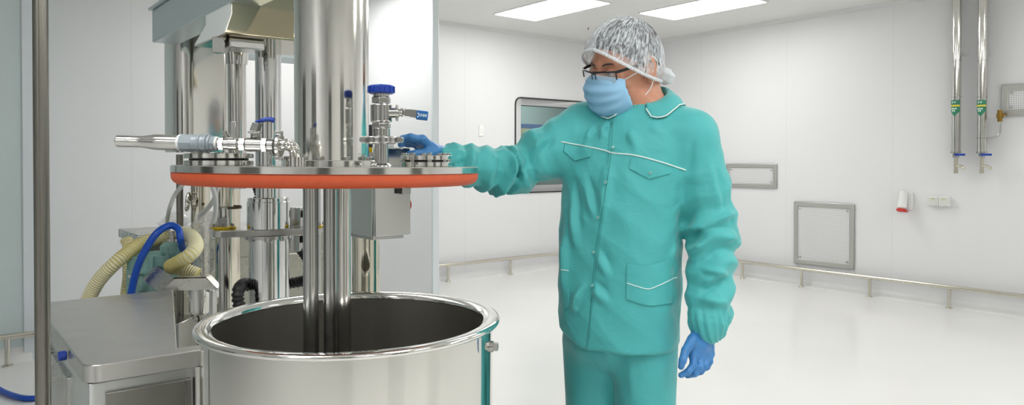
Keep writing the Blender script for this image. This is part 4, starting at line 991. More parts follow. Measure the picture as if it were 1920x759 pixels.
sL, eL, wL = A3(at(1098, 240, 2.21)), A3(at(955, 323, 2.14)), A3(at(842, 302, 2.03))
sR, eR, wR = A3(at(1297, 254, 2.07)), A3(at(1336, 430, 2.06)), A3(at(1327, 606, 2.0))
neck0 = A3(at(1205, 205, 2.165)); 
hipL, kneeL, ankL = A3(at(1108, 650, 2.20)), A3(at(1116, 940, 2.18)), A3(at(1120, 1150, 2.24))
hipR, kneeR, ankR = A3(at(1212, 640, 2.10)), A3(at(1212, 930, 2.08)), A3(at(1214, 1140, 2.14))
JT = torso_row([(640, 1160, .175, .150), (540, 1161, .178, .147), (430, 1163, .176, .140), (330, 1172, .182, .134), (280, 1182, .184, .126), (245, 1192, .172, .112), (218, 1200, .120, .094), (203, 1203, .080, .078), (194, 1205, .066, .068)])
BT = torso_row([(625, 1160, .13, .10), (540, 1161, .148, .112), (430, 1163, .145, .11), (330, 1172, .155, .11), (270, 1185, .155, .10), (240, 1194, .14, .085), (215, 1200, .09, .07), (180, 1204, .058, .060)])
gdirL = A3(at(790, 268, 2.0)) - wL; gdirR = A3(at(1308, 668, 1.99)) - wR
def body_sdf(P):
    d = torso_sdf(P, BT, 2.2)
    d = smin(d, rcone(P, hd(0, -.035, -.03), neck0, .060, .066), .02)
    d = smin(d, head_sdf(P), .02)
    for s_, e_, w_, g_ in ((sL, eL, wL, gdirL), (sR, eR, wR, gdirR)):
        d = smin(d, smin(rcone(P, s_, e_, .050, .040), rcone(P, e_, w_, .040, .027), .02), .03); d = smin(d, rcone(P, w_, w_ + g_ * .75, .026, .020), .02)
    for h_, k_, a_ in ((hipL, kneeL, ankL), (hipR, kneeR, ankR)):
        d = smin(d, rcone(P, h_, k_, .068, .052), .03); d = smin(d, rcone(P, k_, a_, .055, .037), .02)
        d = smin(d, rcone(P, a_ - A3((0, 0, .03)), A3((a_[0] - .07, a_[1] - .13, .045)), .038, .030), .02)
    return d
skin = bpy.data.materials.new('skin'); skin.use_nodes = True; nt = skin.node_tree; bs = nt.nodes['Principled BSDF']
bs.inputs['Base Color'].default_value = lin((204, 146, 118)); bs.inputs['Roughness'].default_value = .5
bs.inputs['Subsurface Weight'].default_value = .12; bs.inputs['Subsurface Radius'].default_value = (.012, .005, .003)
nz = nt.nodes.new('ShaderNodeTexNoise'); nz.inputs['Scale'].default_value = 22; nz.inputs['Detail'].default_value = 4
cr = nt.nodes.new('ShaderNodeMix'); cr.data_type = 'RGBA'; cr.inputs['A'].default_value = lin((188, 122, 96)); cr.inputs['B'].default_value = lin((214, 160, 132))
tc = nt.nodes.new('ShaderNodeTexCoord'); nt.links.new(tc.outputs['Object'], nz.inputs['Vector']); nt.links.new(nz.outputs['Fac'], cr.inputs['Factor']); nt.links.new(cr.outputs['Result'], bs.inputs['Base Color'])
V, Q = surfnet(body_sdf, (-.35, 1.80, 0.0), (.75, 2.45, 1.86), .0042)
BO = (float((ankL[0] + ankR[0]) / 2), float((ankL[1] + ankR[1]) / 2), 0.0)
man = np_mesh('person', smooth(V, Q, 1), Q, skin, None, BO, label='person in teal work clothes, hair cap, mask and blue gloves, hand on the control box', category='person')
man['_o'] = BO
def pmesh(name, V, Q, m, parent=man, **kw): return np_mesh(name, V, Q, m, parent, BO, **kw)

# --- jacket
teal = bpy.data.materials.new('teal_cotton'); teal.use_nodes = True; nt = teal.node_tree; bs = nt.nodes['Principled BSDF']
bs.inputs['Roughness'].default_value = .62; bs.inputs['Sheen Weight'].default_value = .25; bs.inputs['Sheen Roughness'].default_value = .4
bs.inputs['Base Color'].default_value = lin((76, 180, 181))
tc = nt.nodes.new('ShaderNodeTexCoord'); nz = nt.nodes.new('ShaderNodeTexNoise'); nz.inputs['Scale'].default_value = 700; nt.links.new(tc.outputs['Object'], nz.inputs['Vector'])
n2 = nt.nodes.new('ShaderNodeTexNoise'); n2.inputs['Scale'].default_value = 14; n2.inputs['Detail'].default_value = 4; n2.inputs['Distortion'].default_value = 1.2; nt.links.new(tc.outputs['Object'], n2.inputs['Vector'])
ad = nt.nodes.new('ShaderNodeMath'); ad.operation = 'MULTIPLY_ADD'; ad.inputs[1].default_value = 6.0; nt.links.new(n2.outputs['Fac'], ad.inputs[0]); nt.links.new(nz.outputs['Fac'], ad.inputs[2])
bp = nt.nodes.new('ShaderNodeBump'); bp.inputs['Strength'].default_value = .35; bp.inputs['Distance'].default_value = .0018; nt.links.new(ad.outputs[0], bp.inputs['Height']); nt.links.new(bp.outputs['Normal'], bs.inputs['Normal'])

def jacket_sdf(P):
    d = torso_sdf(P, JT, 2.5, .055)
    d = smin(d, rcone(P, A3(at(1150, 222, 2.19)), sL, .052, .066), .04)
    d = smin(d, rcone(P, A3(at(1250, 220, 2.11)), sR, .052, .066), .04)
    mL = sL * .5 + eL * .5 + A3((0, 0, -.004))
    d = smin(d, rcone(P, sL, mL, .076, .076), .035)
    a = smin(rcone(P, mL, eL, .074, .070), rcone(P, eL, wL * .82 + eL * .18, .070, .056), .02); d = smin(d, a, .02)
    c = wL + (wL - eL) / np.linalg.norm(wL - eL) * .015
    d = smin(d, rcone(P, wL * .8 + eL * .2, c, .054, .036), .015)
    q = sR * .5 + eR * .5 + A3((.006, 0, 0))
    b = smin(rcone(P, sR, q, .072, .068), rcone(P, q, eR, .067, .071), .02)
    b = smin(b, rcone(P, eR, wR * .8 + eR * .2, .070, .062), .02)
    c = wR + (wR - eR) / np.linalg.norm(wR - eR) * .012
    b = smin(b, rcone(P, wR * .86 + eR * .14, wR * .97 + eR * .03, .060, .050), .02); b = smin(b, rcone(P, wR, c, .042, .038), .012)
    d = smin(d, b, .022)
    return d
V, Q = surfnet(jacket_sdf, (-.30, 1.82, .84), (.78, 2.42, 1.60), .004)
V = smooth(V, Q, 1)
# folds: ridges along lines drawn on the cloth, rings round the sleeves, and a soft crumple
def fold(V, N, a, b, amp, wid):
    t, d = seg_t(V.astype(f4), a, b); return amp * np.sin(np.pi * np.clip(t, .02, .98)) ** .6 * np.exp(-(d / (wid * .8)) ** 2)
def crumple(V, seed, freq, st, n=6):
    r = np.random.default_rng(seed); s_ = np.zeros(len(V))
    for _ in range(n):
        k = r.normal(size=3) * freq * np.array(st); ph = r.uniform(0, 6.28); wv = np.sin(V @ (r.normal(size=3) * freq * .5) + r.uniform(0, 6.28))
        s_ += 1 - 2 * np.abs(np.sin(V @ k + ph + 1.2 * wv))
    return s_ / n
N = vnormals(V, Q)
def sleeve(V, s_, e_, w_):
    t1, d1 = seg_t(V.astype(f4), s_, e_); t2, d2 = seg_t(V.astype(f4), e_, w_)
    up = d1 < d2; t = np.where(up, t1 * .5, .5 + t2 * .5); d = np.minimum(d1, d2); return t, d
disp = np.zeros(len(V))
for s_, e_, w_, sd, am in ((sL, eL, wL, 3, .0105), (sR, eR, wR, 8, .0085)):
    t, d = sleeve(V, s_, e_, w_); mask = np.clip((.105 - d) / .03, 0, 1) * np.clip((t - .06) / .15, 0, 1)
    ax_ = (w_ - s_) / np.linalg.norm(w_ - s_); b1 = np.cross(ax_, (0, 1, 0)); b1 /= np.linalg.norm(b1); b2 = np.cross(ax_, b1)
    rel = V - (s_ + e_) / 2; ang = np.arctan2(rel @ b2, rel @ b1)
    ring = np.sin(t * 46 + 1.5 * np.sin(ang + sd) + 1.1 * np.sin(2 * ang + t * 9)) ; ring = np.sign(ring) * np.abs(ring) ** 1.3
    loc = .45 + .55 * np.clip(np.sin(ang * 1.0 + t * 7 + sd), 0, 1)
    dens = np.clip(.35 + np.exp(-((t - .52) / .16) ** 2) + .8 * np.clip((t - .75) / .2, 0, 1), 0, 1.2)
    disp += 1.4 * mask * am * dens * (ring * loc + .5 * crumple(V, sd, 26, (1, 1, 1)))
    gath = np.clip((t - .93) / .05, 0, 1) * np.clip((.09 - d) / .02, 0, 1)
    disp += gath * .0022 * np.sin(ang * 22)
t1, d1 = sleeve(V, sL, eL, wL); t2, d2 = sleeve(V, sR, eR, wR)
tor = np.clip((np.minimum(d1, d2) - .075) / .04, 0, 1)
disp += tor * (.0075 * crumple(V, 11, 9, (1, 1, .5), 4) + .0030 * crumple(V, 14, 22, (1, 1, .6), 3))
fl_ = lambda x0, y0, x1, y1, amp, wid, Y=2.03: (A3(at(x0, y0, Y)), A3(at(x1, y1, Y)), amp, wid)
FOLDS = [fl_(1285, 410, 1180, 500, .011, .014), fl_(1290, 440, 1200, 560, .010, .016), fl_(1280, 380, 1215, 420, .009, .012), fl_(1275, 470, 1235, 545, .009, .012),
         fl_(1060, 330, 1085, 470, .006, .016, 2.08), fl_(1075, 300, 1120, 420, .005, .014, 2.05), fl_(1085, 210, 1070, 262, .006, .010, 2.12), fl_(1110, 222, 1100, 262, .006, .010, 2.1), fl_(1132, 226, 1128, 268, .005, .010, 2.08),
         fl_(1110, 540, 1185, 600, .010, .016), fl_(1120, 480, 1160, 545, .008, .014), fl_(1065, 590, 1105, 520, .007, .014, 2.06), fl_(1200, 590, 1262, 570, .009, .012), fl_(1185, 605, 1240, 612, .007, .010),
         fl_(1180, 330, 1230, 440, .006, .02), fl_(1140, 300, 1125, 420, .005, .02), fl_(1220, 235, 1290, 300, .006, .016), fl_(1180, 240, 1200, 300, .005, .016), fl_(1060, 420, 1062, 560, .006, .016, 2.1)]
AMP = 3.0
for f_ in FOLDS: disp += AMP * tor * fold(V, N, *f_)
for k, f_ in enumerate(FOLDS[:14]):                       # the hollow beside each ridge
    off = A3((.016, 0, .012)); disp -= AMP * tor * .8 * fold(V, N, f_[0] + off, f_[1] + off, f_[2], f_[3])
AR = [fl_(1290, 300, 1285, 470, -.014, .014, 2.0), fl_(1300, 260, 1288, 330, -.006, .012, 2.0)]
for f_ in AR: disp += fold(V, N, *f_)
SL = [fl_(1300, 440, 1375, 395, .010, .012, 2.0), fl_(1295, 470, 1380, 440, .011, .012, 2.0), fl_(1300, 500, 1372, 520, .011, .013, 1.97), fl_(1295, 545, 1365, 505, .010, .012, 1.96), fl_(1296, 560, 1366, 572, .009, .012, 1.95), fl_(1330, 300, 1352, 400, .006, .016, 2.0),
      fl_(1030, 250, 985, 300, .009, .012, 2.1), fl_(1000, 262, 960, 330, .010, .012, 2.07), fl_(1040, 300, 960, 350, .008, .014, 2.07), fl_(962, 280, 968, 345, .010, .012, 2.07), fl_(930, 288, 915, 350, .010, .012, 2.05), fl_(895, 290, 870, 330, .010, .011, 2.0), fl_(860, 288, 850, 330, .009, .010, 1.98)]
for k, f_ in enumerate(SL): disp += 1.5 * fold(V, N, *f_) - 1.1 * fold(V, N, f_[0] + A3((.014, 0, -.012)), f_[1] + A3((.014, 0, -.012)), f_[2], f_[3])
VJ = V + N * disp[:, None]; VJ = smooth(VJ, Q, 1, .25)
# front placket: the right half lies over the left one along a line
pl0, pl1 = A3(at(1150, 215, 2.03)), A3(at(1104, 640, 2.0))
dirp = (pl1 - pl0) / np.linalg.norm(pl1 - pl0); pn = np.cross(dirp, (0, 1, 0)); pn /= np.linalg.norm(pn); pn = pn if pn[0] > 0 else -pn
N = vnormals(VJ, Q); side = (VJ - pl0) @ pn; front = np.clip((N @ TF - .25) / .2, 0, 1) * tor
VJ = VJ + N * (front * .0035 * np.clip(side / .004, 0, 1) * np.clip((.20 - side) / .15, 0, 1))[:, None]
jac = pmesh('jacket', VJ, Q, teal)
JB = BVHTree.FromPolygons([tuple(v) for v in VJ], [tuple(q) for q in Q])
def onj(px, py, lift=.0015):
    r = ray(px, py).normalized(); h = JB.ray_cast(EYE, r)
    if h[0] is None: return None, None
    n_ = h[1] if h[1].dot(r) < 0 else -h[1]
    return h[0] + n_ * lift, n_
piping_m = mat('white_piping', (220, 238, 236), .5)
def cord(name, pix, r, m, parent=jac, k=6, lift=.001):
    P = spline([(x, y, 0) for x, y in pix], k); pts = [onj(p.x, p.y, lift)[0] for p in P]; pts = [p for p in pts if p is not None]
    return MB().tube(pts, r, 8).build(name, m, parent)
cord('piping', [(1052, 266), (1090, 273), (1130, 281), (1150, 287), (1190, 291), (1240, 304), (1286, 319)], .0021, piping_m)
def patch(name, poly, m, lift=.003, thick=.003, nx=14, ny=8, parent=jac, bevel=0):
    """cloth patch lying on the jacket: poly = four corner curves given as top and bottom pixel polylines"""
    top, bot = poly; tp = spline([(x, y, 0) for x, y in top], 6); bt = spline([(x, y, 0) for x, y in bot], 6)
    def samp(P, t):
        f_ = t * (len(P) - 1); i = min(int(f_), len(P) - 2); return P[i].lerp(P[i + 1], f_ - i)
    V = []; ok = True
    for l in (lift, lift - thick):
        for j in range(ny + 1):
            for i in range(nx + 1):
                p = samp(tp, i / nx).lerp(samp(bt, i / nx), j / ny); q, n_ = onj(p.x, p.y, l)
                if q is None: q = V[-1] if V else Vector((0, 0, 0))
                V.append(q)
    w = nx + 1; t_ = w * (ny + 1); Fc = []
    for j in range(ny):
        for i in range(nx):
            a = j * w + i; Fc += [(a, a + 1, a + w + 1, a + w), (t_ + a, t_ + a + w, t_ + a + w + 1, t_ + a + 1)]
    for i in range(nx): Fc += [(i, t_ + i, t_ + i + 1, i + 1), (ny * w + i, ny * w + i + 1, t_ + ny * w + i + 1, t_ + ny * w + i)]
    for j in range(ny): Fc += [(j * w, (j + 1) * w, t_ + (j + 1) * w, t_ + j * w), (j * w + nx, t_ + j * w + nx, t_ + (j + 1) * w + nx, (j + 1) * w + nx)]
    return MB().add(V, Fc).build(name, m, parent, ang=50)
patch('pocket_flap', ([(1058, 270), (1085, 275), (1112, 280)], [(1056, 283), (1078, 300), (1084, 300), (1108, 294)]), teal, .0045, .004)
patch('pocket_flap', ([(1184, 298), (1222, 303), (1260, 315)], [(1180, 316), (1213, 333), (1219, 334), (1256, 325)]), teal, .0045, .004)
patch('pocket', ([(1052, 462), (1060, 466), (1068, 467)], [(1052, 565), (1059, 578), (1067, 575)]), teal, .004, .004)
patch('pocket', ([(1176, 494), (1215, 497), (1262, 482)], [(1175, 560), (1215, 572), (1258, 568)]), teal, .0045, .0045)
cord('piping', [(1176, 530), (1194, 536), (1215, 541), (1236, 533), (1266, 519)], .0013, piping_m, lift=.0052)
cord('piping', [(1053, 505), (1060, 506), (1067, 507)], .0013, piping_m, lift=.005)
def snap(px, py, l=.004):
    q, n_ = onj(px, py, l)
    if q is None: print('MISS', px, py); return
    MB().lathe([(.0042, -.001), (.0046, .0), (.0042, .0012), (.003, .0014), (.0028, .0006)], q, n_, n=16).build('snap_button', mat('snap_metal', (150, 205, 200), .3, .3), jac)
for px, py in ((1151, 277), (1137, 342), (1123, 407), (1115, 473), (1113, 536), (1219, 324)): snap(px, py, .006)
cord('front_seam', [(1149, 222), (1146, 285), (1140, 330), (1128, 400), (1118, 460), (1110, 540), (1105, 635)], .0009, mat('teal_seam', (40, 136, 132), .7), lift=.0002)
# collar: a turned-down strip round the neck with a piped edge
CCn = A3(at(1205, 196, 2.155)); nb_ = 40; Vc = []; edge = []
for i in range(nb_ + 1):
    a = math.radians(22 + 316 * i / nb_); ff, ll = math.cos(a), -math.sin(a)
    fr_ = .5 + .5 * math.cos(a); sidey = math.sin(math.pi * i / nb_)
    up_ = CCn + TF * (.070 * ff - .004) + TL * (.066 * ll) + A3((0, 0, .058 - .070 * fr_ ** 1.2))
    ou_ = CCn + TF * (.078 * ff - .004) + TL * (.075 * ll) + A3((0, 0, .066 - .070 * fr_ ** 1.2))
    e_ = min(i, nb_ - i) / 5.0; rd = min(1, math.sqrt(max(0, 1 - (1 - min(1, e_)) ** 2)))
    lo_ = CCn + TF * (.116 * ff + .012 * fr_) + TL * (.112 * ll) + A3((0, 0, -.012 - .050 * fr_ ** 1.2))
    lo_ = ou_ + (lo_ - ou_) * (.35 + .65 * rd)
    hit = JB.find_nearest(V3(lo_))
    if hit[0] is not None and (V3(lo_) - hit[0]).dot(hit[1]) < .007: lo_ = A3(hit[0] + hit[1] * .007)
    mid = (ou_ + lo_) / 2 + A3((ff * TF[0] + ll * TL[0], ff * TF[1] + ll * TL[1], 0)) * .006 + A3((0, 0, .010))
    base = CCn + TF * (.070 * ff - .004) + TL * (.066 * ll) + A3((0, 0, -.02 - .050 * fr_))
    Vc += [base, up_, ou_, mid, lo_, lo_ - A3((ff * TF[0] + ll * TL[0], ff * TF[1] + ll * TL[1], 0)) * .004]; edge.append(Vector([float(x) for x in lo_]))
Fc = []
for i in range(nb_):
    for j in range(5): a = 6 * i + j; Fc.append((a, a + 1, a + 7, a + 6))
col_ = MB().add(Vc, Fc).build('collar', teal, jac, ang=80)
sm_ = col_.modifiers.new('thick', 'SOLIDIFY'); sm_.thickness = .0025; sm_.offset = 0
sb_ = col_.modifiers.new('sub', 'SUBSURF'); sb_.levels = 1; sb_.render_levels = 1
MB().tube(edge, .0021, 8).build('collar_piping', piping_m, jac)

# --- trousers
def trouser_sdf(P):
    a = smin(rcone(P, hipL + A3((.004, 0, .02)), kneeL, .092, .074), rcone(P, kneeL, ankL, .074, .070), .03)
    b = smin(rcone(P, hipR + A3((-.004, 0, .02)), kneeR, .094, .076), rcone(P, kneeR, ankR, .076, .070), .03)
    d = smin(a, b, .012)
    c = (hipL + hipR) / 2; d = smin(d, ell(P, c + A3((0, 0, .03)), (.150, .125, .115)), .03)
    return smax(d, .07 - P[:, 2], .01)
V, Q = surfnet(trouser_sdf, (.05, 1.86, .06), (.62, 2.42, 1.02), .006)
V = smooth(V, Q, 2); N = vnormals(V, Q)
d_ = .005 * crumple(V, 21, 8, (1, 1, .4), 6)
for f_ in (fl_(1128, 645, 1165, 760, .008, .014), fl_(1075, 660, 1095, 760, .006, .016, 2.1), fl_(1180, 650, 1190, 760, .007, .016), fl_(1230, 650, 1215, 760, .006, .016)): d_ += fold(V, N, *f_)
pmesh('trousers', V + N * d_[:, None], Q, teal)
# --- shoes
for a_ in (ankL, ankR):
    def shoe(P, a_=a_):
        toe = A3((a_[0] - .075, a_[1] - .15, .04)); heel = A3((a_[0] + .02, a_[1] + .035, .04))
        d = smin(rcone(P, heel, toe, .042, .048), ell(P, (a_[0] - .02, a_[1] - .03, .065), (.045, .07, .04)), .03)
        return smax(d, .002 - P[:, 2], .008)
    V, Q = surfnet(shoe, (a_[0] - .16, a_[1] - .24, -.01), (a_[0] + .1, a_[1] + .12, .14), .006); pmesh('shoe', smooth(V, Q, 1), Q, mat('white_shoe', (224, 226, 226), .4))

# --- gloves
glm = mat('blue_nitrile', (62, 128, 190), .42, var=.06, vscale=40, bump=.15, bscale=500)
def glove(palm, fingers, thumb, cuff, webs=(), cuffr=.032):
    allp = np.array([p for ch in fingers + [thumb] for p, r in ch] + [p for p, r in palm] + [p for p, r in cuff])
    def fn(P):
        d = None
        for i in range(len(palm) - 1):
            q = rcone(P, palm[i][0], palm[i + 1][0], palm[i][1], palm[i + 1][1]); d = q if d is None else smin(d, q, .012)
        for (a, b, r0, r1) in webs: d = smin(d, rcone(P, a, b, r0, r1), .012)
        for i in range(len(cuff) - 1): d = smin(d, rcone(P, cuff[i][0], cuff[i + 1][0], cuff[i][1], cuff[i + 1][1]), .012)
        for ch in fingers + [thumb]:
            c = None
            for i in range(len(ch) - 1):
                q = rcone(P, ch[i][0], ch[i + 1][0], ch[i][1], ch[i + 1][1]); c = q if c is None else smin(c, q, .003)
            d = smin(d, c, .0055 if ch is not thumb else .010)
        return d
    V, Q = surfnet(fn, allp.min(0) - .045, allp.max(0) + .045, .0018)
    V = smooth(V, Q, 1); N = vnormals(V, Q); return pmesh('glove', V + N * (.0006 * crumple(V, 5, 90, (1, 1, 1), 5))[:, None], Q, glm)
p3 = lambda x, y, Y: A3(at(x, y, Y))
# hanging hand (person's left): back of the hand to the viewer's right, thumb towards the leg
kn = [p3(1300, 664, 1.965), p3(1312, 670, 1.975), p3(1323, 668, 1.99), p3(1331, 662, 2.005)]
wr_ = p3(1316, 622, 1.995)
webs = [(p3(1300 + 9 * k, 632, 1.98 + .008 * k), kn[k], .0125, .0115) for k in range(4)] + [(kn[0], kn[3], .0105, .0105), (p3(1304, 650, 1.97), p3(1330, 648, 2.0), .013, .012)]
fingers = [[(kn[0], .0108), (p3(1300, 684, 1.945), .0102), (p3(1290, 697, 1.935), .0094), (p3(1277, 703, 1.935), .0078)],
           [(kn[1], .0108), (p3(1312, 688, 1.955), .0102), (p3(1303, 700, 1.95), .0093), (p3(1289, 704, 1.955), .0078)],
           [(kn[2], .0106), (p3(1322, 685, 1.972), .0098), (p3(1314, 696, 1.968), .0090), (p3(1303, 701, 1.972), .0076)],
           [(kn[3], .0098), (p3(1331, 677, 1.992), .0088), (p3(1326, 688, 1.988), .0080), (p3(1317, 694, 1.99), .0068)]]
thumb = [(p3(1299, 636, 1.965), .0150), (p3(1286, 656, 1.94), .0118), (p3(1280, 675, 1.925), .0104), (p3(1277, 687, 1.92), .0086)]
glove([(wr_, .024), (p3(1315, 645, 1.985), .022)], fingers, thumb, [(p3(1322, 604, 2.0), .030), (wr_, .026)], webs)
MB().tube([p3(1322, 616, 2.0) + A3((.0305 * math.cos(t), .030 * math.sin(t), .010 * math.cos(t) * -.9)) for t in [2 * math.pi * k / 32 for k in range(33)]], .0022, 8).build('glove_cuff', mat('bright_blue_cuff', (30, 132, 226), .35), man)
# hand resting on the control box (person's right)
kn = [p3(792, 262, 1.955), p3(789, 268, 1.985), p3(788, 275, 2.012), p3(789, 282, 2.036)]
wq = p3(828, 292, 2.03)
webs = [(p3(818, 283 + 2 * k, 2.0 + .012 * k), kn[k], .0135, .0115) for k in range(4)] + [(kn[0], kn[3], .0105, .0105), (p3(803, 274, 1.985), p3(804, 288, 2.03), .013, .012)]
fingers = [[(kn[0], .0110), (p3(770, 257, 1.94), .0102), (p3(755, 260, 1.94), .0094), (p3(751, 271, 1.945), .0080)],
           [(kn[1], .0110), (p3(768, 262, 1.98), .0102), (p3(756, 264, 1.985), .0094), (p3(752, 270, 1.99), .0080)],
           [(kn[2], .0105), (p3(770, 267, 2.018), .0098), (p3(759, 268, 2.022), .0090), (p3(755, 271, 2.025), .0076)],
           [(kn[3], .0098), (p3(777, 271, 2.045), .0088), (p3(768, 271, 2.048), .0080), (p3(763, 272.5, 2.05), .0068)]]
thumb = [(p3(815, 284, 1.985), .0145), (p3(797, 287, 1.955), .0115), (p3(780, 288, 1.945), .0102), (p3(768, 288, 1.95), .0085)]
glove([(wq, .024), (p3(808, 280, 2.0), .020)], fingers, thumb, [(p3(845, 300, 2.03), .030), (wq, .026)], webs)

# --- hair, eyes, brows
hairm = mat('dark_hair', (52, 46, 44), .6, var=.4, vscale=90)
def hair_sdf(P):
    p = to_head(P); ax = p.copy(); ax[:, 0] = np.abs(ax[:, 0])
    d = ell(p, (0, -.012, .040), (.0785, .1025, .0905))
    cut = np.maximum(p[:, 1] * .85 - p[:, 2] + .004, 0 * p[:, 1] - 1)                  # hairline plane: above and behind
    cut2 = -.075 - p[:, 2]
    d = smax(d, cut, .006); d = smax(d, cut2, .006)
    return smax(d, -ell(ax, (.085, -.010, .000), (.02, .022, .034)), .004) * HS
V, Q = surfnet(hair_sdf, HC - .16, HC + .17, .003)
N = vnormals(V, Q); pmesh('hair', V + N * (.0015 * crumple(V, 9, 160, (1, 1, 1), 6))[:, None], Q, hairm)
for sg in (-1, 1):
    MB().ball(hd(.032 * sg, .0770, .009), .0128, 20).build('eye', mat('eye_white', (222, 216, 210), .25), man)
    q = hd(.030 * sg, .0890, .006); MB().ball(q, .0055, 14).build('iris', mat('brown_iris', (60, 44, 34), .2), man)
    MB().tube([hd(x * sg, y, z) for x, y, z in ((.014, .094, .030), (.026, .0935, .035), (.038, .086, .035), (.047, .076, .031))], [.0016, .0024, .0022, .001], 8).build('eyebrow', hairm, man)
    # upper lid
    MB().tube([hd((.032 + .0155 * math.cos(t)) * sg, .0770 + .0115 * math.sin(t) * .55 + .0065, .0125 + .003 * math.sin(t)) for t in [math.pi * k / 12 for k in range(13)]], .0028, 8).build('eyelid', skin, man)

# --- mask
mask_m = mat('mask_blue', (150, 198, 232), .75, bump=.1, bscale=900)
prof = [(.006, .104, .066, .030, -.014), (-.012, .121, .072, .030, -.020), (-.030, .130, .075, .026, -.028), (-.048, .131, .077, .022, -.036), (-.066, .128, .077, .018, -.046), (-.085, .122, .076, .014, -.056), (-.104, .112, .072, .012, -.070), (-.120, .094, .064, .014, -.082)]
P = spline([(a, b, 0) for a, b, *_ in prof], 5); W_ = spline([(c, d, e) for _, _, c, d, e in prof], 5); V = []; nx = 36; rows_ = len(P)
for j in range(rows_):
    z0, y0 = P[j].x, P[j].y; xm, ys, zs = W_[j]
    pl = .0026 * math.sin(j / rows_ * math.pi * 9)
    for i in range(nx + 1):
        t = (-1 + 2 * i / nx) * .86; k = abs(t) ** 2.3; x = xm * math.sin(t * math.pi / 2 * .98); y = y0 + (ys - y0) * (1 - math.sqrt(max(0, 1 - abs(t) ** 2.0))) ** .9
        V.append(hd(x, y + pl * (1 - k), z0 + (zs - z0) * abs(t) ** 1.6))
Qm = np.array([(j * (nx + 1) + i, j * (nx + 1) + i + 1, (j + 1) * (nx + 1) + i + 1, (j + 1) * (nx + 1) + i) for j in range(rows_ - 1) for i in range(nx)])
mk_ = pmesh('face_mask', np.array(V), Qm, mask_m); so = mk_.modifiers.new('thick', 'SOLIDIFY'); so.thickness = .0014; so.offset = 0
MB().tube([V3(V[i]) for i in range(2, nx - 1)], .0016, 8).build('mask_edge', mat('mask_edge_white', (205, 226, 240), .6), mk_)
lp = mat('ear_loop', (236, 238, 238), .6)
for sg in (-1, 1):
    a = 0 if sg < 0 else nx
    MB().tube(spline([V3(V[a]), hd(.081 * sg, .012, .006), hd(.084 * sg, -.020, .028), hd(.085 * sg, -.036, .004), hd(.082 * sg, -.018, -.030), hd(.080 * sg, .004, -.058), V3(V[(rows_ - 1) * (nx + 1) + a])], 7), .0014, 8).build('ear_loop', lp, mk_)

# --- glasses
gfm = mat('black_frame', (22, 24, 30), .3); lens = bpy.data.materials.new('lens'); lens.use_nodes = True
b_ = lens.node_tree.nodes['Principled BSDF']; b_.inputs['Base Color'].default_value = lin((235, 238, 242)); b_.inputs['Roughness'].default_value = .02; b_.inputs['Alpha'].default_value = .16
gr = MB(); ln_ = []
def lens_pt(sg, x, z): return hd(sg * (.035 + x), .116 - 3.2 * max(0, (.035 + x) - .01) ** 2 * 2.2, .003 + z)
fr1 = MB()
for sg in (-1, 1):
    loop = [lens_pt(sg, x, z) for x, z in rr(.056, .034, .010, 5)]; loop.append(loop[0])
    m = MB(); m.add([V3(p) for p in loop[:-1]], [tuple(range(len(loop) - 1))]); ln_.append(m)
    up = [lens_pt(sg, x, .017 - .002 * abs(x) / .028) for x in np.linspace(-.029, .031, 9)]; fr1.tube([V3(p) for p in up], .0026, 8)
    fr1.tube([lens_pt(sg, -.028, .014), lens_pt(sg, -.028, -.004)], .0014, 8); fr1.tube([lens_pt(sg, .029, .016), lens_pt(sg, .029, -.006)], .0018, 8)
    hg = lens_pt(sg, .031, .014); tp = [hg, hd(sg * .074, .075, .018), hd(sg * .083, .02, .019), hd(sg * .084, -.02, .020), hd(sg * .082, -.045, .002)]
    V_ = []; S_ = spline(tp, 6); hh = HU
    for p in S_:
        for dx_, dz_ in ((-.0012, -.0042), (.0012, -.0042), (.0012, .0042), (-.0012, .0042)): V_.append(V3(p) + Vector(HLt.tolist()) * dx_ * 1.0 + Vector(HU.tolist()) * dz_)
    Fc = [(4 * i + k, 4 * i + (k + 1) % 4, 4 * i + 4 + (k + 1) % 4, 4 * i + 4 + k) for i in range(len(S_) - 1) for k in range(4)] + [(0, 1, 2, 3), tuple(4 * len(S_) - 4 + k for k in (3, 2, 1, 0))]
    fr1.add(V_, Fc)
fr1.tube([lens_pt(-1, -.028, .010), hd(0, .120, .016), lens_pt(1, -.028, .010)], .002, 8)
gls = fr1.build('glasses', gfm, man)
for m in ln_:
    o = m.build('lens', lens, gls); so = o.modifiers.new('t', 'SOLIDIFY'); so.thickness = .0012

# --- hair cap
capm = bpy.data.materials.new('nonwoven_cap'); capm.use_nodes = True; nt = capm.node_tree; bs = nt.nodes['Principled BSDF']
bs.inputs['Base Color'].default_value = lin((232, 238, 244)); bs.inputs['Roughness'].default_value = .8
tc = nt.nodes.new('ShaderNodeTexCoord'); mp = nt.nodes.new('ShaderNodeMapping'); mp.inputs['Scale'].default_value = (1.0, 1.0, .35); nt.links.new(tc.outputs['UV'], mp.inputs['Vector'])
mp.inputs['Scale'].default_value = (90, 7, 1)
n1 = nt.nodes.new('ShaderNodeTexNoise'); n1.inputs['Scale'].default_value = 1.0; n1.inputs['Detail'].default_value = 6; n1.inputs['Distortion'].default_value = 1.6; nt.links.new(mp.outputs['Vector'], n1.inputs['Vector'])
mr = nt.nodes.new('ShaderNodeMapRange'); mr.inputs['From Min'].default_value = .38; mr.inputs['From Max'].default_value = .68; mr.inputs['To Min'].default_value = .12; mr.inputs['To Max'].default_value = .80
nt.links.new(n1.outputs['Fac'], mr.inputs['Value']); nt.links.new(mr.outputs['Result'], bs.inputs['Alpha'])
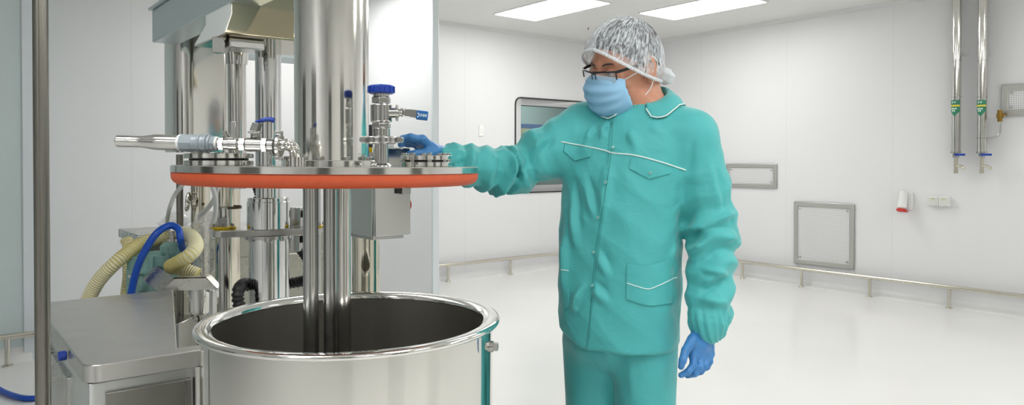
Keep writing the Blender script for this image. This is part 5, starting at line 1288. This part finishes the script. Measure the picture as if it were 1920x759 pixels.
bp = nt.nodes.new('ShaderNodeBump'); bp.inputs['Strength'].default_value = .5; bp.inputs['Distance'].default_value = .003; nt.links.new(n1.outputs['Fac'], bp.inputs['Height']); nt.links.new(bp.outputs['Normal'], bs.inputs['Normal'])
rimF, rimB = np.array((0, .098, .078)), np.array((0, -.102, -.052))
ax_f = rimF - rimB; ax_f /= np.linalg.norm(ax_f); ax_n = np.cross((1, 0, 0), ax_f); ax_n = ax_n if ax_n[2] > 0 else -ax_n
cen = (rimF + rimB) / 2 + np.array((0, .0, .012)) - ax_n * .006; hl = np.linalg.norm(rimF - rimB) / 2 + .004
nb2, nr = 180, 34; V = []; UV = []
rg_ = np.random.default_rng(2); ph = rg_.uniform(0, 6.28, 12)
for j in range(nr + 1):
    al = math.radians(2 + 92 * j / nr)
    for i in range(nb2):
        be = 2 * math.pi * i / nb2
        pl = sum(math.sin(be * k_ + ph[q] + 1.2 * math.sin(be * 2 + al)) / 3.2 for q, k_ in enumerate((13, 21, 34, 9)))
        amp = .0035 * math.sin(al) ** 1.5; sc = 1 + pl * amp / .09
        if j > nr - 3: sc *= .985
        xr, fr_, nr_ = .0905, hl, .118
        backb = .012 * max(0, -math.cos(be)) ** 2 * math.sin(al)
        p = cen + (np.array((1, 0, 0)) * math.sin(be) * xr + ax_f * math.cos(be) * (fr_ + backb)) * math.sin(al) * sc + ax_n * (math.cos(al) * nr_ * sc - .024 * abs(math.sin(be)) ** 1.5 * math.sin(al) ** 6)
        V.append(hd(*p)); UV.append((i / nb2, j / nr))
Qc = np.array([(j * nb2 + i, j * nb2 + (i + 1) % nb2, (j + 1) * nb2 + (i + 1) % nb2, (j + 1) * nb2 + i) for j in range(nr) for i in range(nb2)])
cap = pmesh('hair_cap', np.array(V), Qc, capm)
uvl = cap.data.uv_layers.new(name='uv'); uva = np.array(UV); li = np.zeros(len(cap.data.loops), np.int32); cap.data.loops.foreach_get('vertex_index', li); uvl.data.foreach_set('uv', uva[li].astype(f4).ravel())
# ruffled elastic edge and the puff at the nape
em_ = mat('cap_edge', (236, 240, 244), .8, Alpha=.7)
V = []
nbr = 260; 
for i in range(nbr):
    be = 2 * math.pi * i / nbr; z_ = math.sin(be * 65)
    for (o_, h_) in ((.000, .004), (.002 + .0018 * z_, .000), (.001 + .0024 * z_, -.005)):
        p = cen + np.array((1, 0, 0)) * math.sin(be) * (.0895 + o_) + ax_f * math.cos(be) * (hl + o_ + .010 * max(0, -math.cos(be)) ** 2) + ax_n * (h_ - .010 - .024 * abs(math.sin(be)) ** 1.5); V.append(hd(*p))
Qe = np.array([(3 * i + k, 3 * ((i + 1) % nbr) + k, 3 * ((i + 1) % nbr) + k + 1, 3 * i + k + 1) for i in range(nbr) for k in range(2)])
so = pmesh('elastic_edge', np.array(V), Qe, em_, cap).modifiers.new('t', 'SOLIDIFY'); so.thickness = .001
def puff(P):
    p = to_head(P); return ell(p, (.045, -.098, -.048), (.032, .024, .024)) * HS
V, Q = surfnet(puff, hd(.045, -.098, -.048) - .06, hd(.045, -.098, -.048) + .06, .003); N = vnormals(V, Q)
pmesh('gathered_puff', V + N * (.006 * crumple(V, 31, 60, (1, 1, 1), 6))[:, None], Q, em_, cap)
